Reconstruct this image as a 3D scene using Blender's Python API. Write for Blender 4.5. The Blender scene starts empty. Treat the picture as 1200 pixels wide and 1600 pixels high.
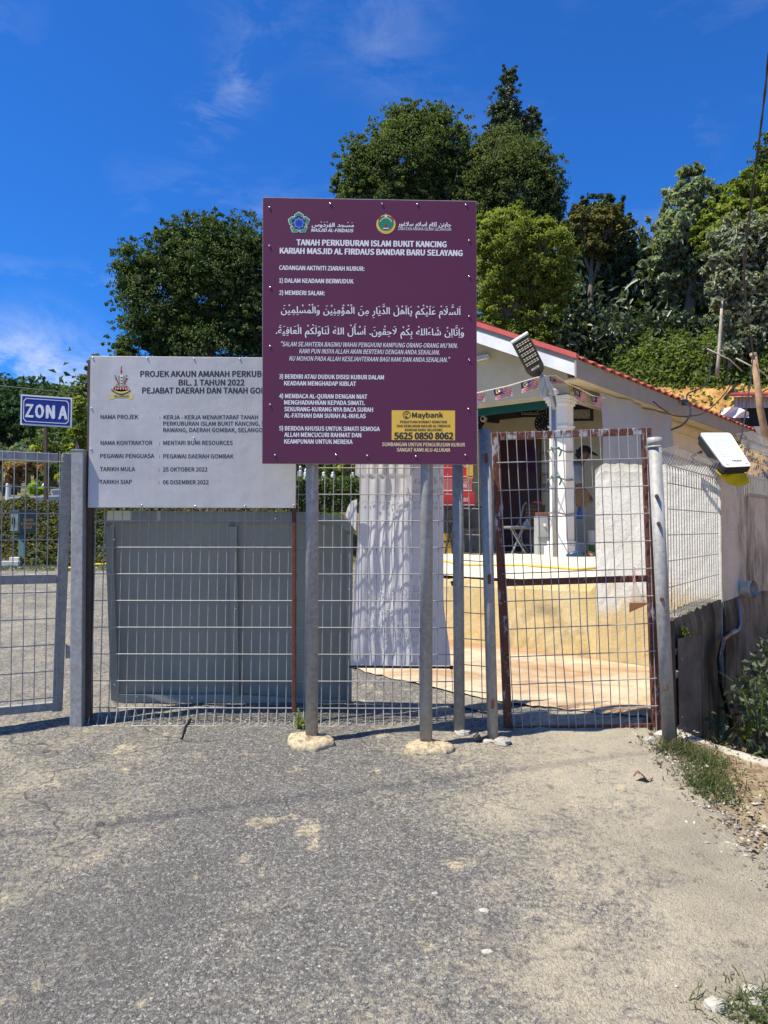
import bpy, math, random, os
import numpy as np
from mathutils import Vector, Matrix, Quaternion
random.seed(7); RNG = np.random.default_rng(7)
S = bpy.context.scene; COL = S.collection
# ---------------------------------------------------------------- camera
EYE = 1.5; FPX = 1202.0; PITCH = math.atan(40 / FPX)
cam = bpy.data.objects.new('camera', bpy.data.cameras.new('camera')); COL.objects.link(cam)
cam.location = (0, 0, EYE); cam.rotation_euler = (math.pi / 2 + PITCH, 0, 0)
cam.data.sensor_fit = 'VERTICAL'; cam.data.sensor_height = 24; cam.data.lens = 24 * FPX / 1600
cam.data.clip_start = .05; cam.data.clip_end = 2000; S.camera = cam
# ---------------------------------------------------------------- light
SUN_TO = Vector((-.425, -.160, .891)).normalized()      # towards the sun
sun = bpy.data.objects.new('sun', bpy.data.lights.new('sun', 'SUN')); COL.objects.link(sun)
sun.data.energy = 5.0; sun.data.angle = math.radians(.5); sun.data.color = (1, .93, .80)
sun.rotation_euler = SUN_TO.to_track_quat('Z', 'Y').to_euler()
wd = bpy.data.worlds.new('World'); S.world = wd; wd.use_nodes = True
wn = wd.node_tree.nodes; wl = wd.node_tree.links; wn.clear()
wo = wn.new('ShaderNodeOutputWorld'); bg = wn.new('ShaderNodeBackground'); sky = wn.new('ShaderNodeTexSky')
sky.sky_type = 'NISHITA'; sky.sun_disc = False
sky.sun_elevation = math.asin(SUN_TO.z); sky.sun_rotation = math.atan2(SUN_TO.x, SUN_TO.y) % (2 * math.pi)
sky.air_density = 1.0; sky.dust_density = .25; sky.ozone_density = 3.0; sky.altitude = 300
bg.inputs[1].default_value = .067
tint = wn.new('ShaderNodeMix'); tint.data_type = 'RGBA'; tint.blend_type = 'MULTIPLY'; tint.inputs[0].default_value = 1
tint.inputs[7].default_value = (.25, .88, 1.78, 1)
wl.new(sky.outputs[0], tint.inputs[6])
# thin wisps of cirrus, over the whole sky
tc = wn.new('ShaderNodeTexCoord'); mp = wn.new('ShaderNodeMapping')
mp.inputs['Rotation'].default_value = (0, math.radians(-38), 0); mp.inputs['Scale'].default_value = (1.6, 1.0, 4.2)
mp.inputs['Location'].default_value = (3.7, .3, 1.05)
n1 = wn.new('ShaderNodeTexNoise'); n1.inputs['Scale'].default_value = 2.4; n1.inputs['Detail'].default_value = 9; n1.inputs['Roughness'].default_value = .62; n1.inputs['Distortion'].default_value = .35
n2 = wn.new('ShaderNodeTexNoise'); n2.inputs['Scale'].default_value = 1.5; n2.inputs['Detail'].default_value = 3
mp2 = wn.new('ShaderNodeMapping'); mp2.inputs['Location'].default_value = (1.6, 2.2, .4)
wl.new(tc.outputs['Generated'], mp.inputs[0]); wl.new(mp.outputs[0], n1.inputs[0]); wl.new(tc.outputs['Generated'], mp2.inputs[0]); wl.new(mp2.outputs[0], n2.inputs[0])
r1 = wn.new('ShaderNodeMapRange'); r1.inputs[1].default_value = .49; r1.inputs[2].default_value = .78; wl.new(n1.outputs[0], r1.inputs[0])
r2 = wn.new('ShaderNodeMapRange'); r2.inputs[1].default_value = .50; r2.inputs[2].default_value = .70; wl.new(n2.outputs[0], r2.inputs[0])
sz = wn.new('ShaderNodeSeparateXYZ'); wl.new(tc.outputs['Generated'], sz.inputs[0])
low = wn.new('ShaderNodeMapRange'); low.inputs[1].default_value = .33; low.inputs[2].default_value = .20; low.inputs[3].default_value = 0; low.inputs[4].default_value = .34; wl.new(sz.outputs[2], low.inputs[0])
ad = wn.new('ShaderNodeMath'); ad.operation = 'ADD'; wl.new(n2.outputs[0], ad.inputs[0]); wl.new(low.outputs[0], ad.inputs[1]); wl.new(ad.outputs[0], r2.inputs[0])
mu = wn.new('ShaderNodeMath'); mu.operation = 'MULTIPLY'; wl.new(r1.outputs[0], mu.inputs[0]); wl.new(r2.outputs[0], mu.inputs[1])
acc = mu.outputs[0]
n3 = wn.new('ShaderNodeTexNoise'); n3.inputs['Scale'].default_value = 7; n3.inputs['Detail'].default_value = 9; n3.inputs['Roughness'].default_value = .68; n3.inputs['Distortion'].default_value = .8
mp3 = wn.new('ShaderNodeMapping'); mp3.inputs['Rotation'].default_value = (0, math.radians(20), 0); mp3.inputs['Scale'].default_value = (1., 1., 2.4); wl.new(tc.outputs['Generated'], mp3.inputs[0]); wl.new(mp3.outputs[0], n3.inputs[0])
def bank(x, y, z, r, gain, lo, hi):   # a bank of cirrus round one direction of the sky
    global acc
    d = Vector((x, y, z)).normalized(); vd = wn.new('ShaderNodeVectorMath'); vd.operation = 'DISTANCE'; vd.inputs[1].default_value = d; wl.new(tc.outputs['Generated'], vd.inputs[0])
    m = wn.new('ShaderNodeMapRange'); m.interpolation_type = 'SMOOTHSTEP'; m.inputs[1].default_value = r; m.inputs[2].default_value = 0; m.inputs[4].default_value = gain; wl.new(vd.outputs['Value'], m.inputs[0])
    q = wn.new('ShaderNodeMapRange'); q.inputs[1].default_value = lo; q.inputs[2].default_value = hi; wl.new(n3.outputs[0], q.inputs[0])
    k = wn.new('ShaderNodeMath'); k.operation = 'MULTIPLY'; wl.new(m.outputs[0], k.inputs[0]); wl.new(q.outputs[0], k.inputs[1])
    a = wn.new('ShaderNodeMath'); a.operation = 'ADD'; a.use_clamp = True; wl.new(acc, a.inputs[0]); wl.new(k.outputs[0], a.inputs[1]); acc = a.outputs[0]
bank(-.46, 1, .19, .13, 1.1, .38, .74); bank(-.52, 1, .10, .16, 1.3, .36, .70); bank(.0, 1, .69, .12, .20, .42, .75); bank(-.17, 1, .70, .09, .16, .42, .75); bank(-.19, 1, .60, .05, .2, .44, .7); bank(-.23, 1, .55, .05, .3, .44, .7)
cm = wn.new('ShaderNodeMix'); cm.data_type = 'RGBA'; wl.new(acc, cm.inputs[0]); wl.new(tint.outputs[2], cm.inputs[6])
cm.inputs[7].default_value = (8.4, 9.0, 9.8, 1)
wl.new(cm.outputs[2], bg.inputs[0]); wl.new(bg.outputs[0], wo.inputs[0])
S.view_settings.view_transform = 'Standard'; S.view_settings.look = 'None'; S.view_settings.gamma = 1
S.view_settings.use_curve_mapping = False; S.view_settings.exposure = 0.62
S.cycles.max_bounces = 6; S.cycles.transparent_max_bounces = 12

# ---------------------------------------------------------------- helpers
cT, sT = math.cos(PITCH), math.sin(PITCH)
def P(u, v, Y):
    """world point that stands Y metres ahead of the camera on the sight line through photo pixel u, v"""
    yy = FPX * cT + (v - 800) * sT; zz = FPX * sT - (v - 800) * cT
    return Vector(((u - 600) * Y / yy, Y, EYE + zz * Y / yy))
def plane_hit(u, v, n, p0):
    d = P(u, v, 1) - Vector((0, 0, EYE)); o = Vector((0, 0, EYE)); n = Vector(n)
    return o + d * ((Vector(p0) - o).dot(n) / d.dot(n))
def lerp(a, b, t): return a + (b - a) * t
def sstep(t):
    t = max(0.0, min(1.0, t)); return t * t * (3 - 2 * t)
def ox(o, wanted=None):
    l = Vector(); 
    while o: l += o.location; o = o.parent
    return l
def tag(o, label=None, cat=None, group=None, kind=None):
    if label: o['label'] = label
    if cat: o['category'] = cat
    if group: o['group'] = group
    if kind: o['kind'] = kind
    return o
def thing(name, label, cat, loc, group=None):
    o = bpy.data.objects.new(name, None); o.empty_display_size = .1; COL.objects.link(o); o.location = loc
    return tag(o, label, cat, group)
class MB:
    def __init__(s): s.v = []; s.f = []; s.m = []
    def add(s, vs, fs):
        n = len(s.v); s.v += [Vector(v) for v in vs]; s.f += [tuple(i + n for i in f) for f in fs]; return s
    def hexa(s, p): # 8 points: bottom 4 ccw, top 4 ccw
        return s.add(p, [(3, 2, 1, 0), (4, 5, 6, 7), (0, 1, 5, 4), (1, 2, 6, 5), (2, 3, 7, 6), (3, 0, 4, 7)])
    def box(s, c, sx, sy, sz, ax=None, ay=None, az=None):
        c = Vector(c); ax = Vector(ax or (1, 0, 0)).normalized(); ay = Vector(ay or (0, 1, 0)).normalized(); az = Vector(az or (0, 0, 1)).normalized()
        X, Y, Z = ax * sx / 2, ay * sy / 2, az * sz / 2
        return s.hexa([c - X - Y - Z, c + X - Y - Z, c + X + Y - Z, c - X + Y - Z, c - X - Y + Z, c + X - Y + Z, c + X + Y + Z, c - X + Y + Z])
    def bar(s, p, q, w, h, up=(0, 0, 1)):
        p, q = Vector(p), Vector(q); d = (q - p); L = d.length; d.normalize(); up = Vector(up); sd = d.cross(up).normalized(); u2 = sd.cross(d)
        return s.box((p + q) / 2, L, w, h, d, sd, u2)
    def tube(s, pts, r, n=8, caps=True):
        pts = [Vector(p) for p in pts]; rs = r if isinstance(r, (list, tuple)) else [r] * len(pts)
        b = len(s.v); prev = None
        for i, p in enumerate(pts):
            d = (pts[min(i + 1, len(pts) - 1)] - pts[max(i - 1, 0)]).normalized()
            if prev is None: a = d.orthogonal().normalized()
            else:
                a = prev - d * prev.dot(d)
                a = a.normalized() if a.length > 1e-6 else d.orthogonal().normalized()
            prev = a; c = d.cross(a)
            for k in range(n):
                t = 2 * math.pi * k / n; s.v.append(p + (a * math.cos(t) + c * math.sin(t)) * rs[i])
        for i in range(len(pts) - 1):
            for k in range(n):
                k2 = (k + 1) % n; s.f.append((b + i * n + k, b + i * n + k2, b + (i + 1) * n + k2, b + (i + 1) * n + k))
        if caps:
            s.f.append(tuple(b + k for k in range(n))[::-1]); s.f.append(tuple(b + (len(pts) - 1) * n + k for k in range(n)))
        return s
    def prism(s, outline, d):
        """extrude a closed outline of points along vector d"""
        o = [Vector(p) for p in outline]; n = len(o); d = Vector(d)
        return s.add(o + [p + d for p in o], [tuple(range(n))[::-1], tuple(range(n, 2 * n))] + [(i, (i + 1) % n, n + (i + 1) % n, n + i) for i in range(n)])
    def grid(s, fn, nu, nv):
        b = len(s.v)
        for j in range(nv + 1):
            for i in range(nu + 1): s.v.append(Vector(fn(i / nu, j / nv)))
        for j in range(nv):
            for i in range(nu):
                a = b + j * (nu + 1) + i; s.f.append((a, a + 1, a + nu + 2, a + nu + 1))
        return s
    def build(s, name, mat, parent=None, smooth=False, loc=None, bevel=0):
        w = ox(parent) if parent else Vector(loc or (0, 0, 0))
        me = bpy.data.meshes.new(name); me.from_pydata([tuple(v - w) for v in s.v], [], s.f); me.materials.append(mat)
        if smooth: me.polygons.foreach_set('use_smooth', [True] * len(me.polygons))
        me.update(); o = bpy.data.objects.new(name, me); COL.objects.link(o)
        if parent: o.parent = parent
        else: o.location = w
        if bevel:
            md = o.modifiers.new('b', 'BEVEL'); md.width = bevel; md.segments = 2; md.limit_method = 'ANGLE'
        return o
def npmesh(name, V, F, mat, parent=None, smooth=False, loc=None):
    """V (n,3) array, F (m,k) array of equal polygons"""
    w = np.array(ox(parent) if parent else Vector(loc or (0, 0, 0)))
    me = bpy.data.meshes.new(name); k = F.shape[1]
    me.vertices.add(len(V)); me.vertices.foreach_set('co', (V - w).astype(np.float32).ravel())
    me.loops.add(F.size); me.loops.foreach_set('vertex_index', F.astype(np.int32).ravel())
    me.polygons.add(len(F)); me.polygons.foreach_set('loop_start', np.arange(0, F.size, k, dtype=np.int32))
    try: me.polygons.foreach_set('loop_total', np.full(len(F), k, dtype=np.int32))
    except Exception: pass
    if smooth: me.polygons.foreach_set('use_smooth', np.ones(len(F), dtype=bool))
    me.materials.append(mat); me.update(calc_edges=True); me.validate()
    o = bpy.data.objects.new(name, me); COL.objects.link(o)
    if parent: o.parent = parent
    else: o.location = tuple(w)
    return o
# ---- materials
def srgb(r, g, b):
    f = lambda c: (c / 255 / 12.92) if c / 255 <= .04045 else ((c / 255 + .055) / 1.055) ** 2.4
    return (f(r), f(g), f(b), 1)
def c4(c): return tuple(c) if len(c) == 4 else tuple(c) + (1,)
MATS = {}
class NT:
    def __init__(s, name):
        s.m = bpy.data.materials.new(name); s.m.use_nodes = True; s.n = s.m.node_tree.nodes; s.l = s.m.node_tree.links
        s.b = s.n['Principled BSDF']; s.out = s.n['Material Output']; s.pos = None
    def new(s, t, **k):
        n = s.n.new(t)
        for a, b in k.items(): setattr(n, a, b)
        return n
    def coord(s, world=False):
        if world: return s.new('ShaderNodeNewGeometry').outputs['Position']
        return s.new('ShaderNodeTexCoord').outputs['Object']
    def noise(s, scale, detail=4, rough=.6, vec=None, stretch=None, dist=0):
        n = s.new('ShaderNodeTexNoise'); n.inputs['Scale'].default_value = scale; n.inputs['Detail'].default_value = detail
        n.inputs['Roughness'].default_value = rough; n.inputs['Distortion'].default_value = dist
        v = vec or s.coord(True)
        if stretch:
            m = s.new('ShaderNodeMapping'); m.inputs['Scale'].default_value = stretch; s.l.new(v, m.inputs[0]); v = m.outputs[0]
        s.l.new(v, n.inputs[0]); return n.outputs[0]
    def ramp(s, fac, stops):
        r = s.new('ShaderNodeValToRGB'); e = r.color_ramp.elements
        while len(e) < len(stops): e.new(.5)
        for i, (p, c) in enumerate(stops): e[i].position = p; e[i].color = c4(c) if not isinstance(c, (int, float)) else (c, c, c, 1)
        s.l.new(fac, r.inputs[0]); return r.outputs[0]
    def mix(s, fac, a, b, mode='MIX'):
        m = s.new('ShaderNodeMix', data_type='RGBA', blend_type=mode)
        for sock, x in ((m.inputs[0], fac), (m.inputs[6], a), (m.inputs[7], b)):
            if hasattr(x, 'is_linked'): s.l.new(x, sock)
            elif isinstance(x, (int, float)): sock.default_value = x
            else: sock.default_value = c4(x)
        return m.outputs[2]
    def math(s, op, a, b=None, clamp=False):
        m = s.new('ShaderNodeMath', operation=op); m.use_clamp = clamp
        for i, x in enumerate((a, b)):
            if x is None: continue
            if hasattr(x, 'is_linked'): s.l.new(x, m.inputs[i])
            else: m.inputs[i].default_value = x
        return m.outputs[0]
    def bump(s, h, strength=.3, dist=.01):
        b = s.new('ShaderNodeBump'); b.inputs['Strength'].default_value = strength; b.inputs['Distance'].default_value = dist
        s.l.new(h, b.inputs['Height']); s.l.new(b.outputs[0], s.b.inputs['Normal'])
    def done(s, col=None, rough=.6, metal=0, spec=None):
        if col is not None:
            if hasattr(col, 'is_linked'): s.l.new(col, s.b.inputs['Base Color'])
            else: s.b.inputs['Base Color'].default_value = c4(col)
        if hasattr(rough, 'is_linked'): s.l.new(rough, s.b.inputs['Roughness'])
        else: s.b.inputs['Roughness'].default_value = rough
        s.b.inputs['Metallic'].default_value = metal
        if spec is not None: s.b.inputs['Specular IOR Level'].default_value = spec
        return s.m
def mat(name, col, rough=.6, metal=0, var=.12, scale=6, bump=.0, bscale=60, spec=None):
    """plain surface with a little uneven tone and relief"""
    if name in MATS: return MATS[name]
    t = NT(name); c = c4(col)
    n = t.noise(scale, 6, .65)
    lo = tuple(x * (1 - var) for x in c[:3]); hi = tuple(min(1, x * (1 + var)) for x in c[:3])
    cc = t.ramp(n, [(.3, lo), (.7, hi)])
    if bump: t.bump(t.noise(bscale, 4, .6), bump, .004)
    MATS[name] = t.done(cc, rough, metal, spec); return MATS[name]
def leafmat(name, cols, rough=.45, trans=.35, spec=.5):
    t = NT(name); g = t.new('ShaderNodeNewGeometry')
    cc = t.ramp(g.outputs['Random Per Island'], [(i / max(1, len(cols) - 1), c) for i, c in enumerate(cols)])
    n = t.noise(.55, 2, .5); cc = t.mix(t.ramp(n, [(.35, 0.0), (.65, .5)]), cc, tuple(x * 1.15 for x in cols[-1][:3]))
    t.done(cc, rough + .1, 0, spec * .6)
    tr = t.new('ShaderNodeBsdfTranslucent'); t.l.new(t.mix(1.0, cc, (1.15, 1.25, .55), 'MULTIPLY'), tr.inputs[0])
    mx = t.new('ShaderNodeMixShader'); mx.inputs[0].default_value = min(.5, trans * 1.35)
    t.l.new(t.b.outputs[0], mx.inputs[1]); t.l.new(tr.outputs[0], mx.inputs[2]); t.l.new(mx.outputs[0], t.out.inputs[0])
    return t.m
def galv(name, base=(.34, .335, .315), rough=.5, metal=.25):
    t = NT(name); v = t.new('ShaderNodeTexVoronoi'); v.inputs['Scale'].default_value = 55; t.l.new(t.coord(True), v.inputs[0])
    a = t.ramp(v.outputs['Color'], [(.1, tuple(x * .85 for x in base)), (.9, tuple(x * 1.15 for x in base))])
    s = t.noise(9, 7, .7, stretch=(1, 1, .25)); a = t.mix(t.ramp(s, [(.52, 0.0), (.72, .75)]), a, (.50, .52, .50))
    d = t.noise(23, 5, .7); a = t.mix(t.ramp(d, [(.62, 0.0), (.72, .55)]), a, (.16, .13, .10))
    t.bump(t.noise(120, 3, .6), .12, .002)
    return t.done(a, t.ramp(s, [(.3, rough), (.8, rough + .3)]), metal)
def rustmat(name, amount=.5, paint=(.42, .44, .46)):
    t = NT(name); n = t.noise(17, 8, .72, stretch=(1, 1, .45)); n2 = t.noise(85, 4, .7)
    f = t.ramp(n, [(amount - .05, 1.0), (amount + .02, 0.0)])
    r = t.ramp(n2, [(.3, (.055, .018, .012)), (.55, (.15, .045, .022)), (.75, (.24, .085, .035))])
    t.bump(t.mix(.5, n, n2), .5, .003)
    return t.done(t.mix(f, paint, r), .72)
M_GALV = galv('galvanised steel'); M_GALV2 = galv('bluish galvanised pipe', (.30, .295, .275), .5, .15)
M_WIRE = mat('mesh wire zinc', (.34, .335, .315), .6, .15, .2, 40)
M_RUST = rustmat('flaking gate paint', .60); M_RUST2 = rustmat('rusted red oxide', .78, (.22, .07, .04)); M_RUSTD = mat('brown angle iron darkened for shade', (.075, .055, .04), .7, .1, .4, 12, .4)  # angle iron brown is darkened for the shade on the left post
M_WHITEP = mat('white paint', (.76, .73, .66), .55, var=.06); M_CREAM = mat('cream wall paint', (.56, .49, .34), .75, var=.10, scale=3, bump=.15)
M_BLACK = mat('black plastic', (.02, .021, .023), .4, var=.2); M_BLACKM = mat('matt black', (.012, .012, .013), .8, var=.2)
M_SCREW = mat('bright screw', (.7, .7, .72), .25, .9); M_CABLE = mat('cable sheath', (.016, .016, .018), .5)
print_w = mat('white print', (.80, .80, .79), .5, var=.02); print_k = mat('black print', (.025, .025, .03), .5, var=.05)

# ---------------------------------------------------------------- terrain
HX, HY = 2.27, 9.0
sx_, sy_ = .634, .773
def H(a, b, z): return Vector((HX - sy_ * a + sx_ * b, HY + sx_ * a + sy_ * b, z))
def hloc(x, y): return (-(x - HX) * sy_ + (y - HY) * sx_, (x - HX) * sx_ + (y - HY) * sy_)
def wallx(y): return (2.25 + (y - 5.2) * .8 if y > 5.2 else 1.60 + (y - 4.36) * .765) if y > 4.36 else 1.66 + (4.3 - y) * .5
def gz(x, y, full=True):
    z = .1 * max(-3, min(y, 11))
    a, b = hloc(x, y); d = max(min(y - 11, a - 4.2), b - 8.4)
    z += .85 * sstep(d / 1.1)
    if d > 1: z += .05 * min(d - 1, 40)
    hx = sstep((x + 3) / 8)
    z += hx * (4.3 * sstep((b - 8.6) / 4.5) + .34 * max(0, min(b - 12.6, 60)))
    z += 26 * math.exp(-((x + 85) / 60) ** 2 - ((y - 175) / 70) ** 2)
    e = x - wallx(y)
    if e > -.14 and y < 16: 
        k = (sstep(e / .35) if y < 4.36 else sstep((e + .14) / .12)) * (1 - sstep((e - 1.6) / 1.8)) * (1 - sstep((y - 11) / 4)) * (1 - sstep((1.2 - y) / 1.2))
        z -= 1.45 * k
        if b < 8.4 and y < 14: z += .5 * sstep((e - 2.2) / 2.5)
    return z
def edge(y):   # right edge of the asphalt
    pts = [(-4, .8), (1.6, .95), (2.1, 1.10), (2.4, 1.32), (2.77, 1.48), (3.16, 1.42), (3.5, 1.42), (4.1, 1.46), (4.5, 1.55), (4.9, 1.8), (11, 1.9)]
    for (y0, x0), (y1, x1) in zip(pts, pts[1:]):
        if y <= y1: return lerp(x0, x1, max(0, (y - y0) / (y1 - y0)))
    return 1.9
def hn(x, y, s=1.0):   # cheap value noise by sines
    return (math.sin(x * 3.1 * s + 1.3 * math.sin(y * 2.3 * s)) + math.sin(y * 4.7 * s + 1.7 * math.sin(x * 3.9 * s + 2)) + math.sin((x + y) * 8.3 * s + 1)) / 3
def ticks(*seg):
    r = []
    for a, b, st in seg:
        n = max(1, round((b - a) / st)); r += [a + (b - a) * i / n for i in range(n)]
    r.append(seg[-1][1]); return r
def M_terrain():
    t = NT('soil and ground cover'); p = t.coord(True); n = t.noise(1.3, 6, .65); n2 = t.noise(14, 6, .7); n3 = t.noise(90, 3, .6)
    soil = t.ramp(n2, [(.25, (.09, .06, .035)), (.45, (.22, .15, .08)), (.6, (.33, .26, .16)), (.75, (.42, .36, .26))])
    soil = t.mix(t.ramp(n3, [(.5, 0.0), (.75, .6)]), soil, (.5, .45, .36))
    orange = t.ramp(t.noise(2.5, 8, .75), [(.3, (.10, .055, .02)), (.42, (.34, .17, .05)), (.55, (.50, .29, .09)), (.72, (.60, .43, .20))])
    green = t.ramp(n2, [(.3, (.02, .035, .012)), (.7, (.06, .09, .025))])
    g = t.new('ShaderNodeNewGeometry'); sp = t.new('ShaderNodeSeparateXYZ'); t.l.new(p, sp.inputs[0]); sn = t.new('ShaderNodeSeparateXYZ'); t.l.new(g.outputs['True Normal'], sn.inputs[0])
    far = t.math('GREATER_THAN', sp.outputs[1], 10.6)
    steep = t.math('MULTIPLY', t.math('LESS_THAN', sn.outputs[2], .86), t.math('GREATER_THAN', sp.outputs[0], 3.))
    green = t.mix(t.ramp(n, [(.45, 0.0), (.6, .8)]), green, soil)
    c = t.mix(far, soil, green); c = t.mix(steep, c, orange)
    t.bump(t.mix(.5, n2, n3), .8, .03)
    return t.done(c, .95, 0, .2)
gx = ticks((-400, -60, 34), (-60, -14, 4.6), (-14, -3, .4), (-3, 1, .1), (1, 3.6, .065), (3.6, 16, .4), (16, 60, 4), (60, 400, 34))
gy = ticks((-60, -4, 8), (-4, 1, .5), (1, 6.5, .07), (6.5, 26, .33), (26, 60, 2), (60, 260, 10), (260, 700, 60))
V = np.array([(x, y, gz(x, y) + (.02 * hn(x, y, 2) if x > edge(y) + .03 and y < 10 else 0)) for y in gy for x in gx]); nx = len(gx)
F = np.array([(j * nx + i, j * nx + i + 1, (j + 1) * nx + i + 1, (j + 1) * nx + i) for j in range(len(gy) - 1) for i in range(nx - 1)])
tag(npmesh('ground', V, F, M_terrain(), smooth=True), kind='structure')
# asphalt
def M_asphalt():
    t = NT('worn asphalt'); p = t.coord(True)
    wob = t.new('ShaderNodeTexNoise'); wob.inputs['Scale'].default_value = 130; wob.inputs['Detail'].default_value = 3; t.l.new(p, wob.inputs[0])
    vm = t.new('ShaderNodeVectorMath', operation='SCALE'); vm.inputs[3].default_value = .022; t.l.new(wob.outputs['Color'], vm.inputs[0]); va = t.new('ShaderNodeVectorMath', operation='ADD'); t.l.new(p, va.inputs[0]); t.l.new(vm.outputs[0], va.inputs[1])
    def vor(scale, feat='F1'):
        v = t.new('ShaderNodeTexVoronoi'); v.feature = feat; v.inputs['Scale'].default_value = scale; t.l.new(va.outputs[0], v.inputs[0]); return v
    wn_ = t.noise(30, 2, .5)
    a = vor(120); b = vor(70); 
    ca = t.new('ShaderNodeSeparateColor'); t.l.new(a.outputs['Color'], ca.inputs[0])
    cb = t.new('ShaderNodeSeparateColor'); t.l.new(b.outputs['Color'], cb.inputs[0])
    stone = t.ramp(ca.outputs[0], [(0, (.08, .078, .074)), (.4, (.165, .16, .149)), (.7, (.24, .232, .212)), (.9, (.37, .355, .32)), (1, (.58, .55, .49))])
    base = t.mix(t.ramp(a.outputs['Distance'], [(.22, 0.0), (.65, .6)]), stone, (.055, .053, .050))
    big = t.math('MULTIPLY', t.math('GREATER_THAN', cb.outputs[1], .92), t.ramp(b.outputs['Distance'], [(.30, 1.0), (.42, 0.0)]))
    base = t.mix(big, base, t.ramp(cb.outputs[0], [(0, (.18, .176, .165)), (1, (.40, .385, .35))]))
    sg = t.noise(210, 2, .6); base = t.mix(t.ramp(sg, [(.56, 0.0), (.68, .6)]), base, (.33, .318, .29)); base = t.mix(t.ramp(sg, [(.30, .55), (.42, 0.0)]), base, (.05, .049, .046))
    # dust: more of it on the right, along the left edge and in patches
    sp = t.new('ShaderNodeSeparateXYZ'); t.l.new(p, sp.inputs[0])
    big_n = t.noise(.75, 4, .6, dist=.4); mid = t.noise(3.2, 7, .72); fine = t.noise(42, 5, .7); 
    gr = t.math('ADD', t.math('MULTIPLY', t.math('SUBTRACT', sp.outputs[0], -.12), .42), t.math('MULTIPLY', t.math('SUBTRACT', big_n, .5), 1.5))
    gr = t.math('ADD', gr, t.math('MULTIPLY', t.math('SUBTRACT', t.math('MULTIPLY', t.math('SUBTRACT', sp.outputs[0], -.4), -1), .55), .38), True) if False else gr
    left = t.math('MINIMUM', t.math('MULTIPLY', t.math('SUBTRACT', t.math('MULTIPLY', sp.outputs[0], -1), 1.0), .45), .13)
    back = t.math('MULTIPLY', t.math('SUBTRACT', sp.outputs[1], 4.4), .35)
    gr = t.math('MAXIMUM', t.math('MAXIMUM', gr, left), t.math('MINIMUM', back, .02))
    d = t.math('ADD', t.math('ADD', gr, t.math('MULTIPLY', t.math('SUBTRACT', mid, .5), .9)), t.math('MULTIPLY', t.math('SUBTRACT', fine, .5), 1.5))
    dustf = t.ramp(d, [(.0, .04), (.40, .80)])
    dust = t.ramp(t.mix(.45, t.noise(9, 6, .7), t.noise(110, 3, .7)), [(.3, (.38, .33, .23)), (.55, (.49, .43, .305)), (.75, (.56, .47, .31))])
    c = t.mix(dustf, base, dust)
    spots = t.noise(5.2, 6, .66); c = t.mix(t.math('MULTIPLY', t.ramp(spots, [(.60, 0.0), (.66, .9)]), t.ramp(fine, [(.38, .1), (.55, 1.0)])), c, (.55, .46, .30))
    dark = t.noise(1.1, 5, .6); c = t.mix(t.ramp(dark, [(.50, 0.0), (.68, .35)]), c, (.085, .082, .078))
    ck = t.new('ShaderNodeTexVoronoi'); ck.feature = 'DISTANCE_TO_EDGE'; ck.inputs['Scale'].default_value = 1.1
    w2 = t.new('ShaderNodeVectorMath', operation='SCALE'); w2.inputs[3].default_value = .5; wo2 = t.new('ShaderNodeTexNoise'); wo2.inputs['Scale'].default_value = 2.5; wo2.inputs['Detail'].default_value = 8; t.l.new(p, wo2.inputs[0]); t.l.new(wo2.outputs['Color'], w2.inputs[0]); w3 = t.new('ShaderNodeVectorMath', operation='ADD'); t.l.new(p, w3.inputs[0]); t.l.new(w2.outputs[0], w3.inputs[1]); t.l.new(w3.outputs[0], ck.inputs[0])
    ckf = t.math('MULTIPLY', t.ramp(ck.outputs['Distance'], [(.0, 1.0), (.010, 0.0)]), t.ramp(big_n, [(.52, 0.0), (.60, .75)])); c = t.mix(ckf, c, (.035, .033, .03))
    pit = t.noise(6.5, 5, .75); c = t.mix(t.ramp(pit, [(.60, 0.0), (.70, .65)]), c, (.05, .048, .045))
    h = t.math('SUBTRACT', t.math('MULTIPLY', fine, .4), t.math('ADD', t.math('MULTIPLY', a.outputs['Distance'], .7), t.math('MULTIPLY', b.outputs['Distance'], .25)))
    t.bump(h, 1.0, .009)
    return t.done(c, .88, 0, .3)
M_ASPH = M_asphalt()
ay = ticks((-4, 1.2, .4), (1.2, 4.6, .022), (4.6, 11.0, .16)); 
ax = [(-7 - 0) * (1 - s) for s in ticks((0, .7, .02), (.7, .999, .004), (.999, 1, .001))]
def asphalt():
    us = ticks((0, .55, .02), (.55, 1, .0038)); vs = []
    for y in ay:
        e = edge(y) + (.035 * hn(y, 1.3, 5) + .02 * hn(y, 7, 17) if 1.2 < y < 4.6 else 0)
        for u in us:
            x = lerp(-7, e, u); n = 0
            if 1.2 < y < 5: n = .004 * hn(x, y, 2.2) + .0035 * hn(x + 9, y - 3, 7) + random.uniform(-.0018, .0018)
            lip = -.02 if u == 1 else 0
            vs.append((x, y, gz(x, y) + .014 + n + lip))
    n = len(us)
    F = np.array([(j * n + i, j * n + i + 1, (j + 1) * n + i + 1, (j + 1) * n + i) for j in range(len(ay) - 1) for i in range(n - 1)])
    return tag(npmesh('road', np.array(vs), F, M_ASPH, smooth=True), kind='structure')
asphalt()
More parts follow.
